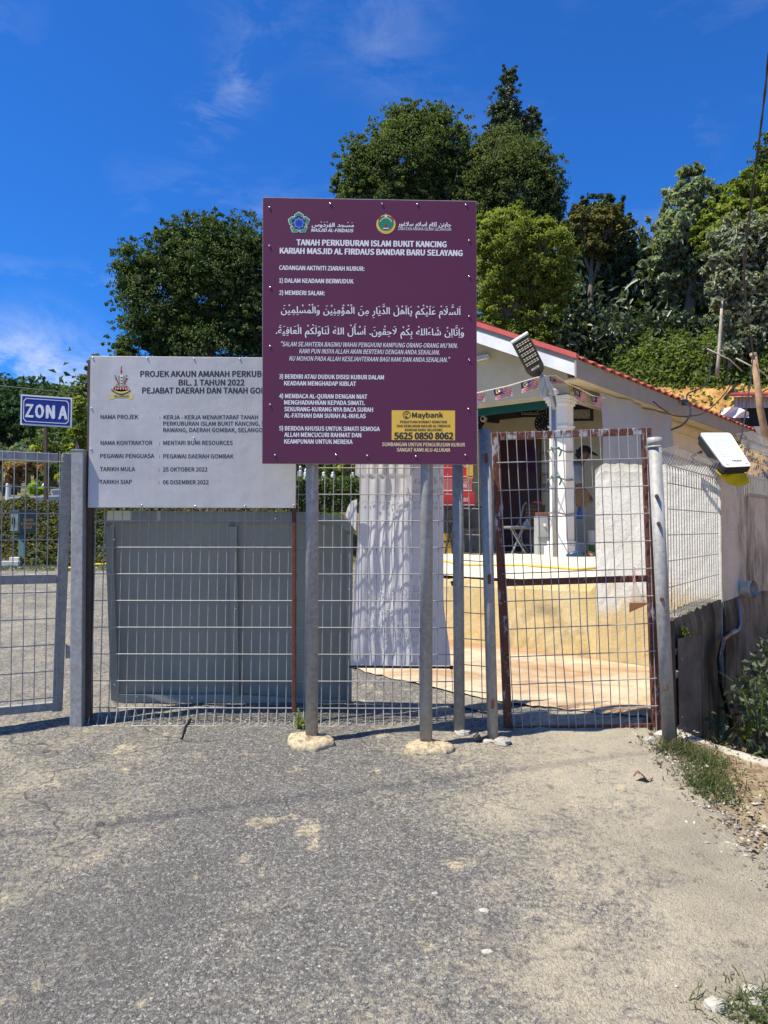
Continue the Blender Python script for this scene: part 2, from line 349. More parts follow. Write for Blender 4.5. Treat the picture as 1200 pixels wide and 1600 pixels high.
# pale concrete yard behind the gate
def M_conc(name, cols, bump=.5, stain=None, sth=(.52, .66), sscale=2.2, stretch=None, dark=None):
    t = NT(name); n = t.noise(4, 8, .7); f = t.noise(55, 5, .7)
    c = t.ramp(n, [(.25 + .5 * i / (len(cols) - 1), x) for i, x in enumerate(cols)])
    c = t.mix(t.ramp(f, [(.45, 0.0), (.7, .35)]), c, tuple(x * .72 for x in cols[0][:3]))
    if stain: c = t.mix(t.ramp(t.noise(sscale, 7, .68, stretch=stretch, dist=.5), [(sth[0], 0.0), (sth[1], .92)]), c, stain)
    if dark: c = t.mix(t.ramp(t.noise(3.1, 8, .72, stretch=(1, 1, .35)), [(.5, 0.0), (.68, .8)]), c, dark)
    t.bump(t.mix(.45, n, f), bump, .012); return t.done(c, .9, 0, .25)
M_YARD = M_conc('dusty concrete', [(.38, .31, .20), (.50, .42, .29), (.60, .52, .37)], .7, (.33, .19, .09), (.44, .60), 1.7, (.7, 1.6, 1))
pl = [(-.45, 5.75), (-.1, 5.35), (.41, 4.93), (.8, 4.67), (1.3, 4.5), (1.64, 4.42)]
def yard(u, v):
    i = u * (len(pl) - 1); k = min(int(i), len(pl) - 2); f = i - k
    x0, y0 = lerp(pl[k][0], pl[k + 1][0], f), lerp(pl[k][1], pl[k + 1][1], f)
    y0 += .03 * hn(u * 9, 3, 3) if 0 < u < 1 else 0
    x1, y1 = lerp(-.25, 2.24, u), lerp(6.9, 5.2, u)
    x, y = lerp(x0, x1, v), lerp(y0, y1, v)
    return (x, y, gz(x, y) + .024 + (.012 if 0 < v else 0) * 1 + .006 * hn(x, y, 3))
tag(MB().grid(yard, 60, 30).build('pavement', M_YARD, smooth=True), kind='structure')

# ---------------------------------------------------------------- retaining walls and platform
M_YELLOW = M_conc('yellow stained plaster', [(.58, .42, .16), (.70, .54, .25), (.74, .64, .40)], .6, (.30, .25, .16), (.54, .68), 2.2, dark=(.64, .55, .36))
def M_roughf():
    t = NT('rough white plaster'); n = t.noise(4, 8, .7); f = t.noise(48, 6, .72); sp = t.new('ShaderNodeSeparateXYZ'); t.l.new(t.coord(True), sp.inputs[0])
    c = t.ramp(n, [(.3, (.68, .65, .55)), (.7, (.80, .77, .68))]); c = t.mix(t.ramp(f, [(.38, .25), (.48, 0.0)]), c, (.46, .43, .34))
    g = t.math('ADD', t.math('MULTIPLY', t.math('SUBTRACT', 1.30, sp.outputs[2]), 1.7), t.math('MULTIPLY', t.math('SUBTRACT', n, .5), 1.6)); c = t.mix(t.ramp(g, [(.30, 0.0), (.60, .9)]), c, (.62, .46, .20))
    tp = t.math('ADD', t.math('MULTIPLY', t.math('SUBTRACT', sp.outputs[2], 1.93), 4), t.math('SUBTRACT', f, .5)); c = t.mix(t.ramp(tp, [(.0, 0.0), (.35, .6)]), c, (.24, .22, .15))
    t.bump(t.mix(.7, n, f), .7, .010); return t.done(c, .9, 0, .25)
M_ROUGH = M_roughf()
M_SHADEW = M_conc('weathered grey concrete', [(.50, .45, .33), (.70, .64, .48), (.76, .70, .54)], .9, (.12, .105, .07), (.48, .66), 2.3, (1, 1, .3), (.12, .11, .08))
M_PLAT = M_conc('pale concrete floor', [(.54, .48, .34), (.66, .59, .44), (.72, .65, .50)], .6, (.40, .30, .18), (.60, .74), 3)
def wallrun(name, label, cat, a, b, z0, z1a, z1b, th, m, rough=.008, n=40, nz=16, roundtop=.0):
    """upright wall slab from a to b (x, y), its visible side slightly uneven"""
    a, b = Vector((a[0], a[1], 0)), Vector((b[0], b[1], 0)); d = (b - a).normalized(); nrm = Vector((d.y, -d.x, 0))
    mb = MB()
    def top(u): return lerp(z1a, z1b, u) + .012 * hn(u * 7, z1a, 2) - roundtop * (sstep(1 - u / .07))
    def front(u, v):
        z = lerp(z0, top(u), v); p = a.lerp(b, u); k = .4 * rough * hn(u * 5, z * 1.2, 1.0) + .12 * rough * random.uniform(-1, 1)
        if v == 1: k -= .015
        if u in (0, 1): k = 0
        return p + nrm * k + Vector((0, 0, z))
    mb.grid(front, n, nz)
    mb.grid(lambda u, v: a.lerp(b, u) + nrm * lerp(-.015 + .4 * rough * hn(u * 5, top(u) * 1.2, 1.0), -th, v) + Vector((0, 0, top(u))), n, 1)
    mb.grid(lambda u, v: a.lerp(b, 1 - u) - nrm * th + Vector((0, 0, lerp(z0, top(1 - u), v))), n, 1)
    for e in (0, 1):
        p = b if e else a; mb.add([p + Vector((0, 0, z0)), p - nrm * th + Vector((0, 0, z0)), p - nrm * th + Vector((0, 0, top(e))), p + Vector((0, 0, top(e)))], [(0, 1, 2, 3)] if e else [(3, 2, 1, 0)])
    o = mb.build(name, m, loc=(*a.xy, z0)); return tag(o, label, cat)
wallrun('retaining_wall', 'low yellow stained plaster wall holding up the concrete platform behind the gate', 'wall', (-.25, 6.82), (1.557, 5.67), .3, 1.165, 1.165, .25, M_YELLOW, .008, 50, 14)
wallrun('retaining_wall', 'rough white plastered wall behind the rusty gate, taller than the yellow wall', 'wall', (1.559, 5.668), (2.28, 5.216), .3, 2.05, 1.985, .16, M_ROUGH, .011, 24, 30, .05)
t_ = MB()
def apron(u, v):
    x, y = lerp(1.45, 2.27, u), lerp(5.735, 5.21, u); n = Vector((-.53, -.85, 0)).normalized()
    return Vector((x, y, 0)) + n * (.006 + .011 * (1 - abs(2 * v - 1))) + Vector((0, 0, lerp(.4, 1.12 - .18 * u + .05 * hn(u * 4, 0, 2), v)))
wallrun('retaining_wall', 'long pale weathered wall in shade running back from the corner under the floodlight', 'wall', (2.285, 5.214), (6.2, 10.11), -.9, 1.985, 1.99, .16, M_SHADEW, .008, 60, 20)
wallrun('retaining_wall', 'low dark mossy concrete wall under the short wire mesh panel', 'wall', (1.64, 4.36), (2.277, 5.21), -1.1, 1.03, 1.085, .13, M_conc('mossy dark concrete', [(.10, .09, .065), (.20, .175, .12), (.30, .26, .18)], .9, (.03, .03, .02), (.45, .6), 3.1, (1, 1, .3)), .012, 26, 26)
wallrun('retaining_wall', 'dark stained concrete base running back under the pale long wall above the ditch', 'wall', (2.300, 5.205), (6.22, 10.095), -.9, 1.07, 1.10, .014, M_conc('stained concrete base', [(.12, .105, .075), (.24, .21, .15), (.36, .32, .23)], .9, (.04, .038, .025), (.46, .62), 2.6, (1, 1, .35)), .006, 50, 16)
# platform floor
pf = MB(); fl = [(-.25, 6.82), (1.557, 5.67), (2.28, 5.216), (6.2, 10.11), (7.6, 15.4), (4.6, 17.6), (-1.3, 13.2)]
def platf(u, v):
    x0, y0 = lerp(-.24, 2.30, u), lerp(6.83, 5.25, u) + .02; x1, y1 = lerp(-.31, 8.0, u), lerp(12.6, 14.2, u)
    x, y = lerp(x0, x1, v), lerp(y0, y1, v); return (x, y, 1.165 + .11 * sstep((y - 5.2) / 4.2) * 1 + .004 * hn(x, y, 2))
pf.grid(platf, 40, 40)
tag(pf.build('floor', M_PLAT, smooth=True), kind='structure')
wallrun('retaining_wall', 'short end wall of the platform beside the asphalt drive', 'wall', (-.32, 12.6), (-.252, 6.83), .3, 1.27, 1.17, .2, M_YELLOW, .005, 20, 6)
# concrete lip along the ditch
lipc = MB(); lp = [(1.60, 4.30), (1.72, 4.05), (1.93, 3.80), (2.35, 3.55), (3.1, 3.2)]
for w_, (p, q) in enumerate(zip(lp, lp[1:])):
    pass
def lipf(u, v):
    i = u * (len(lp) - 1); k = min(int(i), len(lp) - 2); f = i - k
    x, y = lerp(lp[k][0], lp[k + 1][0], f), lerp(lp[k][1], lp[k + 1][1], f); d = Vector((lp[k + 1][0] - lp[k][0], lp[k + 1][1] - lp[k][1])).normalized(); n = Vector((d.y, -d.x))
    prof = [(.05, -.06), (.04, .0), (.0, .008), (-.03, -.004), (-.05, -.8)]; j = v * 4; a = prof[min(int(j), 3)]; b = prof[min(int(j) + 1, 4)]; o, z = lerp(a[0], b[0], j - int(j)), lerp(a[1], b[1], j - int(j))
    o += .015 * hn(u * 10, v, 2)
    return (x + n.x * o, y + n.y * o, gz(x - .25, y) + z + .008 * hn(u * 14, v * 3, 2))
tag(lipc.grid(lipf, 40, 12).build('kerb', M_conc('pale drain concrete', [(.30, .27, .21), (.42, .38, .30), (.50, .46, .38)], .9), smooth=True), kind='structure')

# ---------------------------------------------------------------- wires and mesh panels
_rodmesh = {}
def wire(parent, p, q, r=.0028, m=None, name='wire'):
    m = m or M_WIRE; key = (r, m.name)
    if key not in _rodmesh:
        mb = MB().tube([(0, 0, 0), (0, 0, 1)], r, 6); o = mb.build('wire', m); _rodmesh[key] = o.data; bpy.data.objects.remove(o)
    p, q = Vector(p), Vector(q); o = bpy.data.objects.new(name, _rodmesh[key]); COL.objects.link(o); o.parent = parent
    o.location = p - ox(parent); o.rotation_mode = 'QUATERNION'; o.rotation_quaternion = (q - p).to_track_quat('Z', 'Y'); o.scale = (1, 1, (q - p).length); return o
def polywire(parent, origin, pts, cache, r=.0028, m=None):
    if 'm' not in cache:
        o = MB().tube(pts, r, 6).build('wire', m or M_WIRE); cache['m'] = o.data; bpy.data.objects.remove(o)
    o = bpy.data.objects.new('wire', cache['m']); COL.objects.link(o); o.parent = parent; o.location = Vector(origin) - ox(parent); return o
def brc(parent, a, b, z0a, z1a, z0b, z1b, lean=0, top=True, bot=True, step=.05, hstep=.15, flip=1):
    """welded mesh with rolled edges between foot points a and b"""
    a, b = Vector((*a, 0)), Vector((*b, 0)); L = (b - a).length; d = (b - a).normalized(); n = Vector((d.y, -d.x, 0)) * flip; N = max(1, round(L / step))
    cache = {}; h0 = z1a - z0a
    for i in range(N + 1):
        t = i / N; z0 = lerp(z0a, z0b, t); h = lerp(z1a, z1b, t) - z0
        pts = []
        if bot: pts += [Vector((0, 0, .09)), n * .045, -n * .045, Vector((0, 0, .09))]
        else: pts += [Vector((0, 0, 0))]
        if top: pts += [d * -lean * (h0 - .1) + Vector((0, 0, h0 - .1)), n * .055 + d * -lean * h0 + Vector((0, 0, h0)), -n * .05 + d * -lean * h0 + Vector((0, 0, h0 - .01)), d * -lean * (h0 - .1) + Vector((0, 0, h0 - .115))]
        else: pts += [d * -lean * h0 + Vector((0, 0, h0))]
        o = polywire(parent, a.lerp(b, t) + Vector((0, 0, z0)), pts, cache); o.scale = (1, 1, h / h0)
    def hz(off, k, back=.004):
        sh = d * -lean * k
        wire(parent, a + n * (off + back) + sh + Vector((0, 0, z0a + k * (z1a - z0a) / h0)), b + n * (off + back) + sh + Vector((0, 0, z0b + k * (z1b - z0b) / h0)), .003)
    k = .09 if bot else .03; lo = k
    while k < h0 - (.1 if top else .0): hz(0, k); k += hstep
    if bot: hz(.045, .0); hz(-.045, .0)
    if top: hz(.055, h0); hz(-.05, h0 - .01); hz(0, h0 - .1)
def G(u, v): # ground point seen at a pixel
    lo, hi = .5, 40
    for _ in range(50):
        m = (lo + hi) / 2; p = P(u, v, m)
        if p.z > gz(p.x, m): lo = m
        else: hi = m
    return P(u, v, lo)
def pipe(name, mat_, parent, p, q, r, n=16, cap=True):
    mb = MB().tube([p, q], r, n); o = mb.build(name, mat_, parent, smooth=False)
    me = o.data
    for pg in me.polygons: pg.use_smooth = len(pg.vertices) == 4
    return o
def squaretube(name, m, parent, p, q, w, d, up=(0, 1, 0), bev=.004):
    return MB().bar(p, q, w, d, up).build(name, m, parent, bevel=bev)
FD = 4.36
# main mesh fence
fA, fB = P(142, 1130, FD), P(710, 1130, FD)
fen = thing('mesh_fence', 'long galvanised wire mesh fence panel with rolled edges behind both signboards', 'fence', (fA.x, FD, gz(0, FD)))
brc(fen, (fA.x, FD), (fB.x, FD), .455, 1.93, .45, 1.93, lean=-.012, top=False)
# left square gate post
pp = thing('gate_post', 'square galvanised steel post between the left gate leaf and the silver board', 'post', G(122, 1137))
b0 = pp.location; squaretube('shaft', M_GALV, pp, b0 - Vector((0, 0, .1)), P(124.5, 705, b0.y), .068, .068)
MB().box(P(124.5, 704, b0.y), .072, .072, .008).build('cap', M_GALV, pp)
# rusty angle post beside it and the one on the right of the silver board
def angle(parent, name, p, q, m, w=.036):
    p, q = Vector(p), Vector(q); mb = MB(); d = q - p
    mb.bar(p, q, w, .004, (0, 1, 0)); mb.bar(p + Vector((-w / 2 + .002, w / 2 + .002, 0)), q + Vector((-w / 2 + .002, w / 2 + .002, 0)), .004, w, (0, 1, 0))
    return mb.build(name, m, parent)
SBD = 4.318
# ---------------------------------------------------------------- lettering
FD_ = None
try: FD_ = bpy.utils.system_resource('DATAFILES', path='fonts')
except Exception: pass
def font(fn):
    try: return bpy.data.fonts.load(os.path.join(FD_, fn))
    except Exception: return None
F_LAT = font('Noto Sans CJK Regular.woff2'); F_AR = font('NotoSansArabic-VariableFont_wdth,wght.woff2')
_tcache = {}
def textmesh(s, fnt, bold=0, shear=0, res=2):
    """flat outline mesh of a string as (verts, faces)"""
    key = (s, fnt.name if fnt else '', bold, shear)
    if key in _tcache: return _tcache[key]
    c = bpy.data.curves.new('t', 'FONT'); c.body = s; c.size = 1; c.resolution_u = res; c.offset = 0; c.shear = shear
    if fnt: c.font = fnt
    o = bpy.data.objects.new('t', c); COL.objects.link(o)
    me = bpy.data.meshes.new_from_object(o)
    vs = [v.co.copy() for v in me.vertices]; fs = [tuple(p.vertices) for p in me.polygons]
    bpy.data.objects.remove(o); bpy.data.curves.remove(c); bpy.data.meshes.remove(me)
    if bold > .003:   # heavier weight: slightly shifted copies, each a hair in front of the last
        V, Fc = [], []
        for k, (dx, dy) in enumerate(((-1, -.5), (1, .5), (.3, -.5), (-.3, .5))):
            n = len(V); V += [Vector((v.x + dx * bold, v.y + dy * bold, k)) for v in vs]; Fc += [tuple(i + n for i in f) for f in fs]
        vs, fs = V, Fc
    _tcache[key] = (vs, fs); return vs, fs
def lettering(parent, surf, s, x0, x1, base, cap, m, bold=.012, shear=0, fnt=None, slope=0, flat=None, mirror=False):
    """print string s on a surface: surf(u, v) gives the world point of photo pixel u, v on it"""
    vs, fs = flat or textmesh(s, fnt or F_LAT, max(0, bold) * .7, shear)
    if not vs: return
    ax0, ax1 = min(v.x for v in vs), max(v.x for v in vs)
    H0 = max(v.y for v in textmesh('H', fnt or F_LAT)[0]) if not flat else 1.0
    mb = MB(); k = (x1 - x0) / (ax1 - ax0)
    pts = []
    for v in vs:
        u = x0 + (v.x - ax0) * k
        if mirror: u = x1 - (v.x - ax0) * k
        vv = base - v.y / H0 * cap + slope * (u - x0); pts.append(surf(u, vv) + Vector((0, -.00006 * v.z, 0)))
    mb.add(pts, fs); return mb.build('lettering', m, parent)
# Arabic: joined letter forms, right to left
FORMS = {'ا': ('\ufe8d', '\ufe8e'), 'أ': ('\ufe83', '\ufe84'), 'إ': ('\ufe87', '\ufe88'), 'د': ('\ufea9', '\ufeaa'), 'ذ': ('\ufeab', '\ufeac'), 'ر': ('\ufead', '\ufeae'), 'و': ('\ufeed', '\ufeee'), 'ؤ': ('\ufe85', '\ufe86'), 'ة': ('\ufe93', '\ufe94'), 'ء': ('\ufe80', '\ufe80'),
         'ل': ('\ufedd', '\ufede', '\ufedf', '\ufee0'), 'س': ('\ufeb1', '\ufeb2', '\ufeb3', '\ufeb4'), 'م': ('\ufee1', '\ufee2', '\ufee3', '\ufee4'), 'ع': ('\ufec9', '\ufeca', '\ufecb', '\ufecc'), 'ي': ('\ufef1', '\ufef2', '\ufef3', '\ufef4'), 'ك': ('\ufed9', '\ufeda', '\ufedb', '\ufedc'), 'ه': ('\ufee9', '\ufeea', '\ufeeb', '\ufeec'), 'ن': ('\ufee5', '\ufee6', '\ufee7', '\ufee8'), 'ش': ('\ufeb5', '\ufeb6', '\ufeb7', '\ufeb8'), 'ب': ('\ufe8f', '\ufe90', '\ufe91', '\ufe92'), 'ح': ('\ufea1', '\ufea2', '\ufea3', '\ufea4'), 'ق': ('\ufed5', '\ufed6', '\ufed7', '\ufed8'), 'ف': ('\ufed1', '\ufed2', '\ufed3', '\ufed4'), 'ت': ('\ufe95', '\ufe96', '\ufe97', '\ufe98'), 'ج': ('\ufe9d', '\ufe9e', '\ufe9f', '\ufea0'), 'غ': ('\ufecd', '\ufece', '\ufecf', '\ufed0'), 'ڬ': ('\ufed9', '\ufeda', '\ufedb', '\ufedc')}
HARAKA = 'ًٌٍَُِّْٰ'
def arabic(s, bold=.006):
    letters = []
    for ch in s:
        if ch in HARAKA: letters[-1][1].append(ch)
        else: letters.append([ch, []])
    i = 0; out = []   # glyph list in reading order, (glyph, marks)
    while i < len(letters):
        ch, mk = letters[i]
        if ch == 'ل' and i + 1 < len(letters) and letters[i + 1][0] == 'ا':
            prev = i > 0 and len(FORMS.get(letters[i - 1][0], ())) == 4
            out.append(('\ufefc' if prev else '\ufefb', mk + letters[i + 1][1])); i += 2; continue
        f = FORMS.get(ch)
        if not f: out.append((ch, mk)); i += 1; continue
        prev = i > 0 and len(FORMS.get(letters[i - 1][0], ())) == 4
        nxt = i + 1 < len(letters) and letters[i + 1][0] in FORMS and letters[i + 1][0] != 'ء' and len(f) == 4
        g = f[(3 if prev else 2) if nxt else (1 if prev else 0)]; out.append((g, mk)); i += 1
    def adv(g):
        bar = textmesh('\ufe8d', F_AR)[0]; w0 = max(v.x for v in bar)
        return max(v.x for v in textmesh(g + '\ufe8d', F_AR)[0]) - w0
    V, Fc, x = [], [], 0.0
    for g, mk in reversed(out):
        if g == ' ': x += .20; continue
        vs, fs = textmesh(g, F_AR, bold); a = adv(g); n = len(V)
        V += [Vector((v.x + x, v.y, v.z)) for v in vs]; Fc += [tuple(i + n for i in f) for f in fs]
        if vs:
            cx = x + (min(v.x for v in vs) + max(v.x for v in vs)) / 2; top = max(v.y for v in vs); bot = min(v.y for v in vs); up = max(top, .38) + .05
            for c in sorted(mk, key=lambda c: c != 'ّ'):
                ms, mf = textmesh('\u0640' + c, F_AR) if False else textmesh(c, F_AR)
                if not ms: continue
                mx = (min(v.x for v in ms) + max(v.x for v in ms)) / 2; m0, m1 = min(v.y for v in ms), max(v.y for v in ms); n = len(V)
                dy = (bot - .05 - m1) if c == 'ِ' and not 'ّ' in mk else up - m0
                if not (c == 'ِ'): up += (m1 - m0) + .03
                V += [Vector((v.x - mx + cx, v.y + dy, 0)) for v in ms]; Fc += [tuple(i + n for i in f) for f in mf]
        x += a
    return V, Fc
def poly(parent, surf, pts, m, name='emblem'):
    return MB().add([surf(*p) for p in pts], [tuple(range(len(pts)))]).build(name, m, parent)
def ringpts(cx, cy, r, n=32, ry=None): return [(cx + r * math.cos(2 * math.pi * i / n), cy + (ry or r) * math.sin(2 * math.pi * i / n)) for i in range(n)]
def annulus(parent, surf, cx, cy, r0, r1, m, name='emblem', a0=0, a1=360, n=40, ecc=0):
    mb = MB(); pts = []
    for i in range(n + 1):
        t = math.radians(lerp(a0, a1, i / n)); pts.append(surf(cx + r0 * math.cos(t), cy + ecc + r0 * math.sin(t))); pts.append(surf(cx + r1 * math.cos(t), cy + r1 * math.sin(t)))
    return mb.add(pts, [(2 * i, 2 * i + 1, 2 * i + 3, 2 * i + 2) for i in range(n)]).build(name, m, parent)
def star(cx, cy, r, k=5, inner=.42, rot=-90): return [(cx + (r if i % 2 == 0 else r * inner) * math.cos(math.radians(rot + 180 * i / k)), cy + (r if i % 2 == 0 else r * inner) * math.sin(math.radians(rot + 180 * i / k))) for i in range(2 * k)]
def screws(parent, surf, pts, r=.0055):
    for (u, v) in pts:
        c = surf(u, v); mb = MB().tube([c + Vector((0, .002, 0)), c - Vector((0, .002, 0)), c - Vector((0, .0045, 0))], [r * 1.1, r * 1.1, r * .5], 8); mb.build('screw', M_SCREW, parent, smooth=True)

# ---------------------------------------------------------------- silver notice board
def M_silver():
    t = NT('dull aluminium sheet'); n = t.noise(2.6, 6, .65); s = t.noise(16, 5, .6, stretch=(1, 1, .05)); d = t.noise(7, 7, .7)
    c = t.ramp(n, [(.3, (.45, .43, .40)), (.7, (.57, .55, .515))]); c = t.mix(t.ramp(s, [(.4, 0.0), (.7, .25)]), c, (.62, .63, .68)); c = t.mix(t.ramp(d, [(.62, 0.0), (.72, .35)]), c, (.68, .69, .74))
    t.bump(t.noise(3.2, 4, .5), .25, .03); return t.done(c, .5, .15)
M_SILV = M_silver()
sb = thing('notice_board', 'silver aluminium project notice board headed PROJEK AKAUN AMANAH PERKUBURAN', 'sign', P(300, 793, SBD))
cor = [P(137, 793, SBD), P(462, 794, SBD), P(464, 559, SBD), P(141.5, 556, SBD)]
MB().prism(cor, (0, .012, 0)).build('panel', M_SILV, sb, bevel=.002)
def SBs(u, v): return P(u, v, SBD - .0006)
for s, x0, x1, b, cp, bd in [('PROJEK AKAUN AMANAH PERKUBURAN', 219, 441, 588.5, 8.8, .02), ('BIL. 1 TAHUN 2022', 279, 382, 602, 8.8, .02), ('PEJABAT DAERAH DAN TANAH GOMBAK', 222, 440, 614.5, 8.8, .02),
        ('NAMA PROJEK', 157, 216, 654.5, 6.3, .012), (':', 249, 250.3, 654.5, 5, .012), ('KERJA - KERJA MENAIKTARAF TANAH', 255.5, 403, 655, 6.3, .012), ('PERKUBURAN ISLAM BUKIT KANCING, MUKIM', 255, 436, 665, 6.3, .012), ('RAWANG, DAERAH GOMBAK, SELANGOR', 255, 416, 675, 6.3, .012),
        ('NAMA KONTRAKTOR', 157, 238, 695, 6.3, .012), (':', 248.5, 249.8, 695, 5, .012), ('MENTARI BUMI RESOURCES', 255, 363.5, 695, 6.3, .012),
        ('PEGAWAI PENGUASA', 156.5, 241, 715.5, 6.3, .012), (':', 248.3, 249.6, 715.5, 5, .012), ('PEGAWAI DAERAH GOMBAK', 255, 365, 716, 6.3, .012),
        ('TARIKH MULA', 156, 211, 736, 6.3, .012), (':', 248, 249.3, 736, 5, .012), ('25 OKTOBER 2022', 254.5, 324, 736.5, 6.3, .012),
        ('TARIKH SIAP', 155.5, 206, 756, 6.3, .012), (':', 247.7, 249, 756, 5, .012), ('06 DISEMBER 2022', 254.5, 326, 756.5, 6.3, .012)]:
    lettering(sb, SBs, s, x0, x1, b, cp, print_k, bd)
screws(sb, SBs, [(145, 559), (230, 559), (303, 560.5), (375, 561), (143, 638), (142, 701), (141, 789), (221, 789), (305, 790), (383, 790), (459, 789), (303, 684)], .0045)
# state crest
M_CR = mat('crest red', (.36, .02, .04), .5); M_CY = mat('crest yellow', (.66, .52, .10), .5); M_CO = mat('crest olive', (.30, .30, .16), .5); M_CG = mat('crest green', (.03, .13, .08), .5); M_CW = mat('crest white', (.75, .72, .70), .5)
def SB2(u, v): return P(u, v, SBD - .0012)
def SB3(u, v): return P(u, v, SBD - .0018)
poly(sb, SBs, [(189.6, 571), (190.3, 574), (190.2, 578), (191.1, 580), (190, 584), (188.9, 584), (187.9, 580), (188.8, 578), (188.7, 574)], M_CR)
poly(sb, SBs, [(184, 587), (195, 587), (193.5, 598), (197, 600), (200, 605), (179, 605), (182, 600), (185.5, 598)], M_CO)
poly(sb, SB2, [(187.5, 586), (191.8, 586), (191.2, 602), (188.2, 602)], M_CW); 
for y in (589, 593.5, 598): poly(sb, SB3, [(188.5, y), (190.9, y), (190.9, y + 2), (188.5, y + 2)], M_CG)
poly(sb, SB2, [(178, 590), (183, 590), (182.5, 592), (186.5, 599.5), (185, 600.5), (180.3, 592)], M_CR); poly(sb, SB2, [(196, 590), (200.5, 591), (198, 593), (194.8, 600), (193.2, 599.5), (195.8, 592.5)], M_CR)
poly(sb, SBs, ringpts(180.3, 587.4, 1.2, 10), M_CG); poly(sb, SBs, ringpts(197.6, 587.2, 1.2, 10), M_CG)
poly(sb, SB2, [(178.5, 604), (182, 603.5), (189.5, 606), (198, 603.5), (201, 604.5), (202.8, 608.5), (196, 611.5), (189, 612.5), (182, 611), (176.5, 608.5)], M_CR)
for x in (180, 183.5, 187.5, 192, 196, 199.5): poly(sb, SB3, [(x, 605.5), (x + 1.6, 606), (x + .9, 609.5), (x + .2, 608.5)], M_CW)
for (d0, d1, m_) in ((0, 3.2, M_CY), (3.0, 5.2, print_k)):
    pts = [(x, 609 + 4.8 * (1 - ((x - 189.5) / 16) ** 2) + d0 - 2.0) for x in range(174, 206, 2)] + [(x, 609 + 4.8 * (1 - ((x - 189.5) / 16) ** 2) + d1 * (1 - ((x - 189.5) / 17) ** 2) - 2.0) for x in range(204, 172, -2)]
    poly(sb, SB3 if d0 == 0 else SB2, pts, m_)
pts = [(170.5, 617.3), (176, 616), (177, 615), (181, 616.2), (190, 617.2), (199, 616), (203, 615), (205, 616.5), (209.5, 618.5), (207, 620.5), (209, 623.5), (203, 623.5), (200, 621.5), (190, 622), (180, 621.2), (177, 623.5), (170.5, 623.5), (173, 620.5)]
poly(sb, SBs, pts, M_CY)
lettering(sb, SB2, 'SELANGOR', 178, 201.5, 620.6, 3.2, print_k, .01)
# angle posts of the silver board: part of the board's frame
squaretube('post', M_RUSTD, sb, P(139, 1124, 4.36), P(143, 563, 4.36), .028, .05)
squaretube('post', M_RUST2, sb, P(459.5, 1112, 4.342), P(459.5, 563, 4.342), .024, .018)

# ---------------------------------------------------------------- purple cemetery sign
PBD = 3.97
def M_purple():
    t = NT('printed purple sheet'); n = t.noise(1.7, 6, .7); c = t.ramp(n, [(.3, (.102, .014, .044)), (.7, (.116, .017, .050))])
    s = t.noise(30, 6, .75, stretch=(1, 1, .3)); c = t.mix(t.ramp(s, [(.66, 0.0), (.8, .25)]), c, (.25, .15, .22)); t.bump(t.noise(1.8, 3, .5), .12, .03)
    return t.done(c, .42)
M_PURP = M_purple()
pb = thing('cemetery_sign', 'large purple signboard on two steel pipes with white cemetery visiting rules', 'sign', G(575, 1168))
MB().prism([P(410, 723.5, PBD), P(745, 725, PBD), P(743.5, 315, PBD), P(411, 309, PBD)], (0, .010, 0)).build('panel', M_PURP, pb)
MB().prism([P(409.4, 724.2, PBD + .010), P(745.8, 725.8, PBD + .010), P(744.2, 314, PBD + .010), P(410.3, 308, PBD + .010)], (0, .022, 0)).build('frame', M_GALV, pb)
def PBs(u, v): return P(u, v, PBD - .0006)
def PB2(u, v): return P(u, v, PBD - .0012)
def PB3(u, v): return P(u, v, PBD - .0018)
M_CREAMP = mat('cream print', (.80, .66, .36), .5, var=.02); M_YELP = mat('yellow print', (.80, .50, .06), .5, var=.03)
def sl(b): return lerp(.016, .005, (b - 310) / 415)
